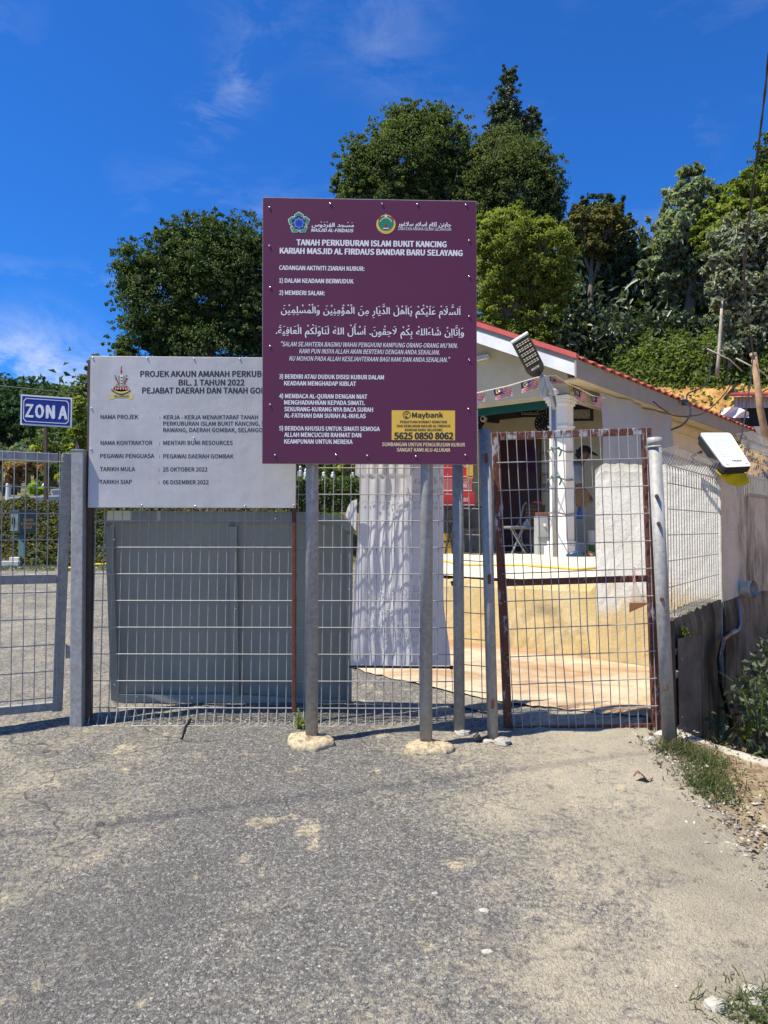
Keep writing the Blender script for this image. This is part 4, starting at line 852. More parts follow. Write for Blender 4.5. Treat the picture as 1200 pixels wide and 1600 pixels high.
# things on the walls
cl = thing('door_cloth', 'dark purple cloth hanging on the maroon door', 'cloth', BWs(826, 735)); wallbox(815, 697, 837, 736, .012, 'cloth', mat('dark purple cloth', (.06, .012, .05), .9), cl, .035)
ck = thing('wall_clock', 'round black wall clock partly hidden by the pillar', 'clock', BWs(849, 662, .0)); c_ = BWs(849, 661, .01); nv = Vector(nB)
MB().tube([c_, c_ + nv * .03], .145, 32).build('case', M_BLACK, ck); MB().tube([c_ + nv * .031, c_ + nv * .033], .125, 32).build('dial', mat('dark dial', (.015, .02, .03), .3), ck)
tx = Vector((sy_, -sx_, 0))
MB().bar(c_ + nv * .036, c_ + nv * .036 + tx * .03 + Vector((0, 0, .08)), .008, .004, nv).build('hand', M_SCREW, ck); MB().bar(c_ + nv * .036, c_ + nv * .036 - tx * .07 + Vector((0, 0, -.03)), .008, .004, nv).build('hand', M_SCREW, ck)
for k in range(12):
    a = math.radians(30 * k); MB().box(c_ + nv * .036 + tx * .105 * math.cos(a) + Vector((0, 0, .105 * math.sin(a))), .012, .004, .012, tx, nv).build('tick', M_WHITEP, ck)
M_GOLD = mat('dull gold print', (.42, .38, .28), .6)
def BWo(o): return lambda u, v: BWs(u, v, o)
fr = thing('framed_scripture', 'black framed panel of gold scripture high on the back wall left of the pillar', 'picture', BWs(835, 640)); 
wallbox(811, 614, 858, 652, .03, 'frame', M_BLACK, fr); wallbox(815, 618, 854, 648, .004, 'edge_line', M_GOLD, fr, .031); wallbox(816, 619, 853, 647, .003, 'panel', M_BLACKM, fr, .0355)
for k in range(5):
    try: lettering(fr, BWo(.040), None, 818, 851, 626.5 + k * 4.8, 6.5, M_GOLD, flat=arabic(['بسم الله', 'الحمد لله رب', 'السلام عليكم', 'اهل الديار', 'من المسلمين'][k], .01))
    except Exception: pass
fr2 = thing('framed_scripture', 'black framed panel with a pale speckled strip on the back wall right of the pillar', 'picture', BWs(908, 650))
wallbox(886, 604, 927, 658, .03, 'frame', M_BLACK, fr2); wallbox(890, 640, 922, 654, .005, 'panel', mat('speckled paper', (.36, .34, .26), .7, var=.8, scale=60), fr2, .031)
for k in range(4):
    pn = thing('notice_paper', ['printed sheet pinned above the others beside the door', 'second printed sheet down beside the maroon door', 'pale sheet pinned near the switch beside the door', 'lowest sheet pinned to the wall beside the door'][k], 'paper', BWs(849, 716 + k * 18)); wallbox(846.5, 704 + 17 * k, 857, 718 + 17 * k, .004, 'sheet', mat('aged paper %d' % k, [(.4, .37, .30), (.5, .48, .42), (.45, .38, .25), (.3, .28, .24)][k], .8), pn, .001)
    wallbox(847.5, 706 + 17 * k, 856, 709 + 17 * k, .001, 'print_band', mat('grey print', (.2, .19, .17), .8), pn, .0058)
# fluorescent light on the gable
fx = lambda u, v, o=.02: plane_hit(u, v, nB, H(1, gb - o, 2))
tl_ = thing('tube_light', 'white fluorescent tube light fixed to the cream gable wall', 'lamp', fx(750, 558)); MB().bar(fx(712, 568, .03), fx(764, 556, .03), .05, .05).build('housing', M_WHITEP, tl_, bevel=.005); MB().tube([fx(714, 571, .07), fx(762, 559, .07)], .014, 10).build('tube', M_WHITEP, tl_)
gc = thing('ceiling_fan', 'small dark fan with a white hub under the pavilion roof', 'fan', plane_hit(757, 655, nB, H(1, 2.0, 2))); c_ = gc.location.copy()
MB().tube([c_, c_ + nv * .05], .05, 16).build('hub', M_WHITEP, gc); MB().tube([c_ + nv * .052, c_ + nv * .06], .025, 12).build('cap', M_BLACK, gc); MB().tube([c_ - nv * .02, c_ - nv * .02 + Vector((0, 0, .85))], .012, 8).build('rod', M_WHITEP, gc)
for k in range(3):
    a = math.radians(90 + 120 * k + 20); d = tx * math.cos(a) + Vector((0, 0, math.sin(a))); MB().bar(c_ + d * .05, c_ + d * .28, .09, .006, nv).build('blade', M_BLACK, gc)
# curtain
M_CURT = M_cloth('thin grey white curtain', (.50, .51, .535), .35)
cu = thing('curtain', 'thin whitish curtain hanging from the side eave of the pavilion', 'curtain', H(.10, 2.2, 2))
def curt(s, t):
    b = lerp(.86, 3.62, s); top = EZ - .25 - .0 * s; lo = 2.0; sag = .05 * abs(math.sin(s * math.pi * 3)) ; z = lerp(top - .02 * s, lo, t)
    sp = (1 - t) * .0; a = .10 +   .045 * math.sin(s * 34 + 2.5 * t * math.cos(s * 9)) * (.4 + .6 * t) + .04 * math.sin(s * 13 - t * 3)
    b2 = b + .12 * (t ** .6) * (1 if s < .1 else 0) * (1 - s / .1)
    return H(a, b2, z)
MB().grid(curt, 90, 50).build('cloth', M_CURT, cu, smooth=True)

# ---------------------------------------------------------------- flag bunting
M_STR = mat('flag red', (.50, .03, .04), .7); M_FB = mat('flag blue', (.015, .03, .16), .7); M_FY = mat('flag yellow', (.75, .55, .08), .7); M_FW = M_cloth('flag white', (.72, .70, .70), .3)
def bunting(label, string, flags):
    bt = thing('flag_bunting', label, 'bunting', string[0]); MB().tube(string, .006, 6).build('string', M_WHITEP, bt)
    for (q, D) in flags:   # q: tl, tr, br, bl in photo pixels
        def S_(s, t, o=0):
            a = (lerp(q[0][0], q[1][0], s), lerp(q[0][1], q[1][1], s)); b = (lerp(q[3][0], q[2][0], s), lerp(q[3][1], q[2][1], s)); return P(lerp(a[0], b[0], t), lerp(a[1], b[1], t), D + .015 * math.sin(s * 7 + t * 3) - o)
        fl_ = MB().grid(lambda s, t: S_(s, t), 8, 4).build('flag', M_FW, bt, smooth=True)
        sm = MB()
        for k in range(7): x0 = 0 if k > 3 else .5; sm.grid((lambda k, x0: lambda s, t: S_(lerp(x0, 1, s), (2 * k + t) / 14, .003))(k, x0), 6, 1)
        sm.build('stripe', M_STR, fl_); MB().grid(lambda s, t: S_(s * .5, t * .57, .004), 4, 3).build('canton', M_FB, fl_)
        cr = MB(); pts = []
        for k in range(13):
            a = math.radians(50 + 260 * k / 12); pts += [S_(.21 + .115 * math.cos(a), .29 + .21 * math.sin(a), .007), S_(.235 + .085 * math.cos(a), .29 + .16 * math.sin(a), .007)]
        cr.add(pts, [(2 * i, 2 * i + 1, 2 * i + 3, 2 * i + 2) for i in range(12)]).build('crescent', M_FY, fl_)
        st = star(0, 0, 1, 9, .6); MB().add([S_(.29 + .075 * x, .29 + .14 * y, .007) for x, y in st], [tuple(range(len(st)))]).build('star', M_FY, fl_)
bunting('string of small striped flags across the front of the pavilion', [P(700, 622, 9.5), P(745, 614, 9.4), P(790, 604, 9.3), P(846, 588, 9.25), P(868, 586, 9.3), P(892, 602, 9.35)],
        [([(722, 618), (757, 611), (758, 627), (724, 630)], 9.45), ([(771, 608), (799, 602), (801, 618), (774, 625)], 9.35), ([(814, 598), (844, 589), (840, 607), (815, 614)], 9.28), ([(859, 588), (872, 594), (887, 600), (859, 600)], 9.3)])
bunting('string of small striped flags between the pillar and the curtain', [P(893, 602, 9.45), P(905, 607, 9.5), P(925, 618, 9.6), P(945, 622, 9.7)], [([(899, 608), (915, 615), (914, 633), (900, 623)], 9.5), ([(924, 619), (941, 621), (941, 637), (925, 633)], 9.62)])

# ---------------------------------------------------------------- LED street lamp tied to the pillar
sl_ = thing('street_lamp', 'black LED street lamp on a steel pipe tied to the pavilion pillar', 'lamp', P(867, 872, 9.15))
pipe('pole', M_GALV, sl_, P(868, 873, 9.15), P(865.5, 612, 9.20), .034, 16)
MB().tube([P(866, 640, 9.15), P(859, 612, 9.13), P(852, 598, 9.12), P(845, 586, 9.10)], [.02, .02, .022, .026], 10).build('arm', M_GALV, sl_, smooth=True)
o_ = P(843, 588, 9.14); e1 = (P(813, 529, 8.85) - o_); L_ = e1.length; e1.normalize(); e2 = (P(829, 523, 8.86) - P(801, 531, 8.86)); Wd = e2.length * 1.0; e2 = (e2 - e1 * e2.dot(e1)).normalized(); e3 = e1.cross(e2); e3 = e3 if e3.y < 0 else -e3
def LP(x, y, z=0): return o_ + e2 * (x * Wd) + e1 * (y * L_) + e3 * z
outl = [(-.22, .03), (-.40, .09), (-.5, .2), (-.5, 1.0), (.5, 1.0), (.5, .2), (.40, .09), (.22, .03), (0, 0)]
MB().prism([LP(x, y, -.05) for x, y in outl], e3 * .05).build('lamp_head', M_BLACK, sl_, bevel=.008)
MB().bar(LP(-.5, 1.01, -.02), LP(.5, 1.01, -.02), .02, .05, e3).build('end_trim', mat('light grey trim', (.5, .5, .52), .4), sl_)
MB().prism([LP(x, y, .001) for x, y in ((-.42, .30), (.42, .30), (.42, .96), (-.42, .96))], e3 * .003).build('led_panel', M_BLACKM, sl_)
lm = mat('led lens', (.70, .66, .55), .3)
for i in range(5):
    for j in range(5):
        for k in range(2):
            MB().box(LP(-.32 + i * .16, .37 + j * .125 + k * .045, .006), .026, .006, .012, e2, e3, e1).build('led', lm, sl_)
MB().box(LP(0, .23, .003), .10, .004, .024, e2, e3, e1).build('rating_label', M_WHITEP, sl_); 
lettering(sl_, lambda u, v: LP((u) / Wd, .215 - v / L_, .0062), '300W', -.035, .035, 0, .014, print_k, .01)
lw = M_cloth('white rag', (.60, .59, .56), .2)
rg = thing('rag', 'white rag knotted round the neck of the street lamp', 'cloth', P(850, 600, 9.05)); MB().grid(lambda s, t: P(lerp(845, 853, s) + 1.5 * math.sin(t * 6), lerp(590, 620, t), 9.02 + .02 * math.sin(s * 9 + t * 5)), 6, 14).build('cloth', lw, rg, smooth=True)
MB().grid(lambda s, t: P(lerp(848, 856, s) + 14 * t, lerp(588, 618, t), 9.0 + .02 * math.sin(s * 8 + t * 4)), 6, 12).build('cloth', lw, rg, smooth=True); MB().tube([P(858, 614, 9.08), P(866, 611, 9.08), P(872, 613, 9.1)], [.02, .035, .02], 8).build('knot', lw, rg, smooth=True)
gs = mat('green string', (.01, .16, .11), .7)
stp = H(.45, .5, 0)
for n_, v in enumerate((701, 746, 801)):
    tg = thing('tie_cord', ['upper green cord tying the lamp pipe to the pillar', 'middle green cord tying the lamp pipe to the pillar', 'lowest grey cord tying the lamp pipe to the pillar'][n_], 'cord', P(868, v, 9.1), 'cords tying the lamp pipe to the pillar')
    z = P(868, v, 9.3).z; w = .13; c = Vector((stp.x, stp.y, z)); X, Y = Vector((-sy_, sx_, 0)), Vector((sx_, sy_, 0))
    MB().tube([P(863, v, 9.12), c + X * w - Y * w, c + X * w + Y * w, c - X * w + Y * w, c - X * w - Y * w + Vector((0, 0, -.02)), P(872, v, 9.12), P(863, v, 9.10)], .009, 6).build('loop', mat('grey cord', (.2, .2, .19), .7), tg)
    if n_ < 2: MB().tube([P(861, v - 2, 9.08), P(866, v + 1, 9.06), P(873, v - 2, 9.08), P(877, v + 4, 9.1), P(874, v + 12, 9.1)], .010, 6).build('knot', gs, tg)

# ---------------------------------------------------------------- floodlight on the wall
fl_t = thing('floodlight', 'white faced LED floodlight with a black body on the corner of the wall', 'floodlight', P(1130, 735, 5.05))
Q = dict(tl=(1091, 676), tr=(1141, 676), br=(1175, 730), bl=(1132, 732)); FDp = 5.0
def FL(s, t, o=0):
    a = lerp(Vector(Q['tl']), Vector(Q['tr']), s); b = lerp(Vector(Q['bl']), Vector(Q['br']), s); p = lerp(a, b, t); return P(p.x, p.y, FDp + .20 * (1 - t) + o)
def rrect(r, n=5, x0=0, x1=1, y0=0, y1=1):
    pts = []
    for cx, cy, a0 in ((x1 - r, y0 + r, -90), (x1 - r, y1 - r, 0), (x0 + r, y1 - r, 90), (x0 + r, y0 + r, 180)):
        for k in range(n + 1): a = math.radians(a0 + 90 * k / n); pts.append((cx + r * math.cos(a), cy + r * math.sin(a)))
    return pts
nf = (FL(1, 0) - FL(0, 0)).cross(FL(0, 1) - FL(0, 0)).normalized(); nf = nf if nf.y > 0 else -nf
MB().prism([FL(s, t) + nf * .004 for s, t in rrect(.09)], nf * .045).build('housing', M_BLACK, fl_t, bevel=.004)
MB().prism([FL(s, t) + Vector((0, .03, -.01)) for s, t in rrect(.09, 5, .03, .97, .05, .97)], nf * .05).build('heat_sink', M_BLACK, fl_t)
MB().prism([FL(s, t) for s, t in rrect(.08, 5, .02, .98, .02, .98)], nf * -.006).build('face_plate', mat('white glass frame', (.76, .79, .80), .3), fl_t)
MB().prism([FL(s, t) - nf * .0065 for s, t in rrect(.05, 4, .12, .88, .12, .74)], nf * -.002).build('lens_panel', mat('pale lens panel', (.62, .66, .68), .3), fl_t)
ldm = mat('grey led dots', (.24, .26, .28), .3); mb = MB()
for i in range(14):
    for j in range(12):
        c = FL(.20 + i * .047, .21 + j * .044) - nf * .0092; ex = (FL(1, 0) - FL(0, 0)).normalized(); ey = (FL(0, 1) - FL(0, 0)).normalized(); mb.box(c, .004, .0045, .001, ex, ey, nf)
tag(mb.build('led_grid', ldm, fl_t), kind='stuff')
lettering(fl_t, lambda u, v: FL(u, v) - nf * .0075, 'Perkaran', .42, .76, .845, .055, print_k, .03); lettering(fl_t, lambda u, v: FL(u, v) - nf * .0075, '100W', .12, .25, .93, .04, mat('grey label', (.2, .2, .2)), .01); lettering(fl_t, lambda u, v: FL(u, v) - nf * .0075, 'IP66', .80, .92, .93, .04, mat('grey label', (.2, .2, .2)), .01)
MB().tube([P(1096, 706, 5.08), P(1082, 713, 5.2), P(1082, 722, 5.25)], .01, 6).build('bracket', M_BLACK, fl_t); MB().tube([P(1133, 732, 5.04), P(1137, 740, 5.05)], .015, 6).build('clamp', M_BLACK, fl_t); MB().bar(P(1083, 718, 5.25), P(1135, 738, 5.1), .02, .01).build('bracket_arm', M_BLACK, fl_t)
yb = tag(MB().grid(lambda s, t: P(lerp(1126, 1165, s) - 6 * t * (1 - s) + 10 * t * (s - .3), lerp(735 + 4 * s, 757 - 10 * (s - .62) ** 2 * 6 + 5 * s, t), 5.12 + .03 * math.sin(s * 8 + t * 4) - .03 * math.sin(t * 3.1)), 16, 10).build('plastic_bag', M_cloth('yellow plastic', (.70, .60, .02), .4), smooth=True, loc=P(1145, 745, 5.1)), 'yellow plastic bag caught under the floodlight', 'bag')

# ---------------------------------------------------------------- furniture under the roof
def place(u, v, D): return P(u, v, D)
def legs_box(parent, pts, r, m, nm='leg'):
    for a, b in pts: MB().tube([a, b], r, 8).build(nm, m, parent)
chm = mat('chair frame grey', (.34, .34, .35), .4, .6); CD = 10.9
ch = thing('folding_chair', 'grey framed folding chair with a black perforated back turned sideways', 'chair', P(820, 870, CD)); 
def cp(u, v, o=0): return P(u, v, CD + o)
mb = MB().grid(lambda s, t: cp(lerp(818, 848, s) + 3 * (1 - t), lerp(787, 822, t) + 2 * s, .25 * s + .02 * math.sin(t * 3)), 6, 4); bk = mb.build('backrest', M_BLACK, ch); md = bk.modifiers.new('s', 'SOLIDIFY'); md.thickness = .015
for i in range(7):
    for j in range(4): MB().tube([cp(823 + i * 3.3, 796 + j * 5, .25 * (i / 8) - .012), cp(823 + i * 3.3, 796 + j * 5, .25 * (i / 8) - .016)], .006, 6).build('hole', chm, bk)
MB().bar(cp(787, 824, -.15), cp(846, 826, .1), .38, .035).build('seat', mat('grey seat pad', (.22, .22, .22), .6), ch, bevel=.01)
legs_box(ch, [(cp(797, 824, -.25), cp(824, 869, -.2)), (cp(815, 828, -.2), cp(798, 869, -.25)), (cp(800, 824, .2), cp(828, 866, .22)), (cp(818, 826, .2), cp(800, 866, .2))], .013, chm)
MB().tube([cp(806, 826, -.2), cp(812, 815, -.1), cp(818, 790, 0), cp(822, 785, .02)], .013, 8).build('back_frame', chm, ch)
pg = thing('plastic_bag', 'crumpled white plastic bag on the folding chair seat', 'bag', cp(824, 822, -.1)); MB().grid(lambda s, t: cp(815 + 16 * s, 824, -.1) + Vector((0, .12 * (t - .5), .09 * math.sin(s * 3.14) * math.sin(t * 3.14) * (1 + .4 * math.sin(s * 15 + t * 11)))), 12, 8).build('bag_body', lw, pg)
def crate(name, label, cat, u0, u1, v0, v1, D, dep, m, parts=()):
    t = thing(name, label, cat, P((u0 + u1) / 2, v1, D)); a, b = P(u0, v0, D), P(u1, v1, D); 
    MB().box(((a.x + b.x) / 2, D + dep / 2, (a.z + b.z) / 2), b.x - a.x, dep, a.z - b.z).build('body', m, t, bevel=.006); return t, a, b
t, a, b = crate('storage_box', 'dark grey ribbed cabinet box beside the folding chair', 'box', 826, 841, 829, 868, 11.1, .3, mat('dark grey plastic', (.06, .065, .07), .5)); 
for k in range(3): MB().box((a.x + .02 + k * .045, 11.095, (a.z + b.z) / 2), .012, .012, a.z - b.z - .04).build('rib', mat('light grey rib', (.35, .36, .37), .5), t)
t, a, b = crate('storage_box', 'pale grey box standing against the pillar foot', 'box', 840, 858, 806, 868, 10.1, .25, mat('pale grey board', (.36, .38, .36), .7)); MB().box(((a.x + b.x) / 2, 10.095, lerp(b.z, a.z, .45)), b.x - a.x + .004, .012, .012).build('seam', mat('seam grey', (.2, .2, .2)), t)
MB().tube([P(851, 820, 10.09), P(851, 820, 10.085)], .02, 12).build('handle', M_WHITEP, t)
t = thing('pink_tray', 'pink plastic tray lying on top of the chair back', 'tray', P(839, 786, 11)); MB().box(P(839, 785, 11), .12, .2, .025).build('tray_body', mat('pink plastic', (.45, .05, .12), .5), t, bevel=.005)
t = thing('pink_tray', 'brownish wooden tray resting on the pale grey box', 'tray', P(850, 803, 10.3)); t.name = 'wooden_tray'; MB().box(P(850, 803, 10.2), .2, .2, .035).build('tray_body', mat('reddish wood', (.22, .08, .05), .6), t, bevel=.005)
# table with red boxes, seen between the banner and the posts
TD = 10.6
tb = thing('folding_table', 'dark folding table carrying red cartons inside the pavilion', 'table', P(716, 872, TD)); MB().box(P(716, 794, TD + .2), .72, .55, .035).build('tabletop', M_BLACKM, tb)
legs_box(tb, [(P(697, 796, TD), P(708, 868, TD)), (P(710, 796, TD), P(695, 868, TD)), (P(735, 796, TD), P(748, 868, TD)), (P(749, 796, TD), P(735, 868, TD))], .012, M_BLACK)
RED = mat('red carton', (.50, .02, .02), .55); WH = mat('carton white print', (.72, .62, .55), .6)
for n_, (u0, u1, v0, v1, D, lab) in enumerate([(690, 742, 770, 792, TD, 'long red carton with white print lying on the dark table'), (688, 738, 748, 769.4, TD + .02, 'red and pink carton second from the table top'), (690, 740, 716, 747.6, TD + .04, 'red and yellow carton on top of the stack of cartons')]):
    t, a, b = crate('carton', lab, 'box', u0, u1, v0, v1, D, .35, RED if n_ != 1 else mat('faded red carton', (.42, .10, .09), .6))
    def CS(u, v, D=D): return P(u, v, D - .004)
    lettering(t, CS, ['KURMA', 'KURMA', 'AIDOM'][n_], u0 + 26, u0 + 42, v0 + 14, 6.5, WH, .01); 
    MB().box(P((u0 + u1) / 2, v1 - 3, D - .001), (b.x - a.x) * .98, .006, .012).build('stripe', WH, t)
    if n_ == 2: MB().box(P(734, 735, D - .001), .09, .006, .22).build('yellow_panel', mat('yellow carton print', (.6, .36, .05), .6), t)
t, a, b = crate('storage_box', 'yellow crate on the floor under the dark table', 'box', 692, 706, 833, 868, TD + .25, .3, mat('yellow crate', (.45, .27, .02), .6)); MB().box(P(699, 846, TD + .245), .1, .012, .02).build('slot', M_BLACK, t)
c2 = thing('plastic_chair', 'black plastic chair under the pavilion roof beside the latch post', 'chair', P(738, 868, TD - .4)); 
MB().grid(lambda s, t: P(lerp(722, 752, s), lerp(793, 824, t) + 3 * math.sin(s * 3.14), TD - .3 + .05 * math.sin(s * 3.14)), 8, 5).build('backrest', M_BLACK, c2, smooth=True); MB().box(P(737, 828, TD - .5), .34, .36, .03).build('seat', M_BLACK, c2, bevel=.008)
legs_box(c2, [(P(724, 829, TD - .65), P(722, 868, TD - .68)), (P(750, 829, TD - .65), P(752, 868, TD - .68)), (P(727, 829, TD - .35), P(726, 862, TD - .3)), (P(748, 829, TD - .35), P(749, 862, TD - .3))], .013, M_BLACK)
MB().tube([P(728, 806, TD - .42), P(757, 776, TD - .5)], .008, 6).build('strut', M_BLACK, c2)
# bucket, boots, sandal near the person
bk = thing('bucket', 'white and green paint bucket on the floor behind the boots', 'bucket', P(929, 868, 10.6)); MB().tube([P(929, 868, 10.6), P(929, 851, 10.6)], [.07, .085], 16).build('body', mat('green bucket', (.10, .25, .04), .5), bk); MB().tube([P(929, 851, 10.6), P(929, 832, 10.6)], [.086, .092], 16).build('rim_band', M_WHITEP, bk); MB().tube([P(929, 832, 10.6), P(929, 829, 10.6)], [.10, .10], 16).build('lid', M_WHITEP, bk)
bootm = mat('dark blue rubber', (.02, .05, .11), .35)
def boot(u, v, D, label, dirx=-1):
    t = thing('rubber_boot', label, 'boot', P(u, v, D)); o = t.location
    secs = [(0, .0, .05, .045, .0), (0, 0, .055, .05, .05), (0, 0, .05, .048, .12), (0, 0, .058, .055, .17)]
    MB().tube([o + Vector((.0, 0, .02)), o + Vector((0, 0, .07)), o + Vector((.005, 0, .14)), o + Vector((.01, 0, .19))], [.055, .052, .05, .06], 14, False).build('shaft', bootm, t, smooth=True)
    MB().tube([o + Vector((.05, 0, .035)), o + Vector((-.02, 0, .045)), o + Vector((-.09, 0, .035)), o + Vector((-.15, 0, .022))], [.035, .052, .042, .022], 14).build('foot', bootm, t, smooth=True)
    MB().box(o + Vector((-.05, 0, .006)), .21, .085, .012).build('sole', mat('tan sole', (.30, .20, .11), .7), t, bevel=.004)
boot(905, 872, 9.15, 'dark blue rubber boot standing at the foot of the pillar')
sdl = thing('sandal', 'tan woven sandal leaning beside the blue rubber boot', 'sandal', P(924, 872, 9.2)); MB().grid(lambda s, t: P(lerp(911, 936, s), lerp(862 + 4 * s, 873, t), 9.2 - .03 * math.sin(t * 3)), 8, 4).build('sole', mat('tan cork sole', (.34, .22, .12), .7, var=.5, scale=70, bump=.6), sdl); MB().tube([P(912, 866, 9.18), P(920, 862, 9.14), P(930, 866, 9.18)], .012, 8).build('strap', mat('brown strap', (.12, .07, .04), .7), sdl)
# yellow hose across the platform
yh = mat('yellow hose rubber', (.75, .52, .06), .45)
def onplat(u, D): p = P(u, 850, D); p.z = 1.165 + .11 * sstep((D - 5.2) / 4.2) + .012; return p
tag(MB().tube([onplat(u, d) for u, d in ((600, 8.6), (660, 8.3), (700, 7.9), (720, 7.5), (760, 7.45), (820, 7.4), (870, 7.1), (900, 6.9), (935, 7.1), (990, 7.6), (1040, 8.2))], .011, 8).build('garden_hose', yh, smooth=True, loc=onplat(820, 7.4)), 'yellow garden hose lying along the platform above the yellow wall', 'hose')
p0 = [G(u, v) + Vector((0, 0, .03)) for u, v in ((100, 893), (130, 889), (150, 886), (175, 885), (240, 887), (300, 886))]
tag(MB().tube(p0, .022, 8).build('garden_hose', yh, smooth=True, loc=p0[2]), 'yellow garden hose on the far edge of the drive below the planted bank', 'hose')
# ---------------------------------------------------------------- person
def skin_body(name, joints, edges, m, parent, sub=2):
    me = bpy.data.meshes.new(name); w = ox(parent); me.from_pydata([tuple(Vector(j[0]) - w) for j in joints], edges, []); me.materials.append(m)
    o = bpy.data.objects.new(name, me); COL.objects.link(o); o.parent = parent
    sk = o.modifiers.new('s', 'SKIN'); me.skin_vertices[0].data[0].use_root = True
    for i, j in enumerate(joints): r = j[1]; me.skin_vertices[0].data[i].radius = r if isinstance(r, tuple) else (r, r)
    sk.use_smooth_shade = True; su = o.modifiers.new('u', 'SUBSURF'); su.levels = sub; su.render_levels = sub
    dg = bpy.context.evaluated_depsgraph_get(); nm = bpy.data.meshes.new_from_object(o.evaluated_get(dg)); o.modifiers.clear(); o.data = nm; nm.name = name
    return o
PD = 10.35; pr = thing('person', 'person in a grey shirt, white trousers and black cap bending over behind the pillar', 'person', P(880, 866, PD))
def pj(u, v, o=0): return P(u - 5, v, PD + o)
M_SKIN = mat('brown skin', (.17, .085, .05), .55); M_SHIRT = mat('grey shirt', (.23, .25, .27), .85, bump=.3); M_TROU = mat('whitish trousers', (.50, .49, .46), .85, bump=.3)
# whole body: hips, spine, head, arms with hands, legs
J = [(pj(893, 778), .11), (pj(896, 760), .115), (pj(901, 742), .13), (pj(907, 727), .10), (pj(912, 720), .05), (pj(916, 715, -.01), .07), (pj(919, 708, -.01), .085), (pj(919, 703, -.01), .06),
     (pj(905, 733, -.15), .055), (pj(909, 752, -.2), .042), (pj(912, 768, -.22), .036), (pj(921, 776, -.2), .028), (pj(925, 780, -.2), .030),
     (pj(905, 733, .15), .055), (pj(912, 752, .2), .042), (pj(916, 768, .2), .036), (pj(925, 775, .12), .028), (pj(929, 779, .1), .030),
     (pj(886, 785, -.09), .09), (pj(882, 822, -.1), .06), (pj(874, 858, -.1), .04), (pj(881, 864, -.12), .035), (pj(886, 785, .09), .09), (pj(880, 822, .1), .06), (pj(871, 858, .1), .04), (pj(879, 863, .1), .035)]
Ed = [(0, 1), (1, 2), (2, 3), (3, 4), (4, 5), (5, 6), (6, 7), (3, 8), (8, 9), (9, 10), (10, 11), (11, 12), (3, 13), (13, 14), (14, 15), (15, 16), (16, 17), (0, 18), (18, 19), (19, 20), (20, 21), (0, 22), (22, 23), (23, 24), (24, 25)]
skin_body('body', J, Ed, M_SKIN, pr)
for sgn, hb in ((-.2, (925, 780)), (.1, (929, 779))): # fingers
    for k in range(4): MB().tube([pj(hb[0], hb[1], sgn - .02 + k * .014), pj(hb[0] + 3.2, hb[1] + 2.2 + .3 * k, sgn - .02 + k * .016), pj(hb[0] + 3, hb[1] + 6 - abs(k - 1) * .6, sgn - .02 + k * .014)], [.010, .009, .006], 6).build('finger', M_SKIN, pr, smooth=True)
    MB().tube([pj(hb[0] - 2, hb[1] - 1, sgn - .03), pj(hb[0] - .5, hb[1] + 3, sgn - .045), pj(hb[0] + 1, hb[1] + 5, sgn - .04)], [.012, .010, .007], 6).build('thumb', M_SKIN, pr, smooth=True)
skin_body('shirt', [(pj(893, 775), .135), (pj(896, 760), .14), (pj(901, 742), .152), (pj(906.5, 728), .12), (pj(909, 724), .07), (pj(905, 733, -.15), .078), (pj(908.5, 748, -.19), .066), (pj(911, 758, -.21), .06), (pj(905, 733, .15), .078), (pj(911.5, 748, .19), .066), (pj(914, 758, .2), .06)],
          [(0, 1), (1, 2), (2, 3), (3, 4), (3, 5), (5, 6), (6, 7), (3, 8), (8, 9), (9, 10)], M_SHIRT, pr)
skin_body('trousers', [(pj(892, 776), .13), (pj(887, 785, -.09), .112), (pj(886, 803, -.1), .10), (pj(882, 822, -.1), .085), (pj(875, 852, -.1), .065), (pj(887, 785, .09), .112), (pj(884, 803, .1), .10), (pj(880, 822, .1), .085), (pj(872, 852, .1), .065)], [(0, 1), (1, 2), (2, 3), (3, 4), (0, 5), (5, 6), (6, 7), (7, 8)], M_TROU, pr)
# cap with brim, hair, ear, nose, eyes, mouth
c_ = pj(918.5, 706.5, -.01); mb = MB(); fwd = Vector((.80, -.25, -.35)).normalized()
for j in range(7):
    th = math.pi / 2 * j / 6
    for k in range(16): t = 2 * math.pi * k / 16; mb.v.append(c_ + Vector((.098 * math.cos(t) * math.cos(th), .092 * math.sin(t) * math.cos(th), .005 + .088 * math.sin(th))))
for j in range(6):
    for k in range(16): mb.f.append((j * 16 + k, j * 16 + (k + 1) % 16, (j + 1) * 16 + (k + 1) % 16, (j + 1) * 16 + k))
mb.build('cap', M_BLACKM, pr, smooth=True); MB().prism([c_ + Vector((.07 + .11 * math.sin(t), .08 * math.cos(t), .0 - .05 * math.sin(t))) for t in [math.pi * k / 10 for k in range(11)]], (0, 0, .008)).build('cap_brim', M_BLACKM, pr)
MB().tube([c_ + Vector((-.05, 0, .01)), c_ + Vector((-.075, 0, -.05)), c_ + Vector((-.06, 0, -.08))], [.07, .055, .03], 12).build('hair', M_BLACKM, pr, smooth=True)
MB().tube([c_ + Vector((-.01, -.088, .0)), c_ + Vector((-.012, -.094, -.02)), c_ + Vector((-.008, -.088, -.045))], [.010, .016, .008], 8).build('ear', M_SKIN, pr, smooth=True)
MB().tube([c_ + Vector((.085, -.01, -.01)), c_ + Vector((.108, -.01, -.035)), c_ + Vector((.09, -.01, -.045))], [.008, .014, .010], 8).build('nose', M_SKIN, pr, smooth=True)
for y in (-.045, .025): MB().tube([c_ + Vector((.078, y, -.012)), c_ + Vector((.086, y, -.012))], [.011, .007], 8).build('eye', mat('eye white', (.5, .48, .45), .3), pr)
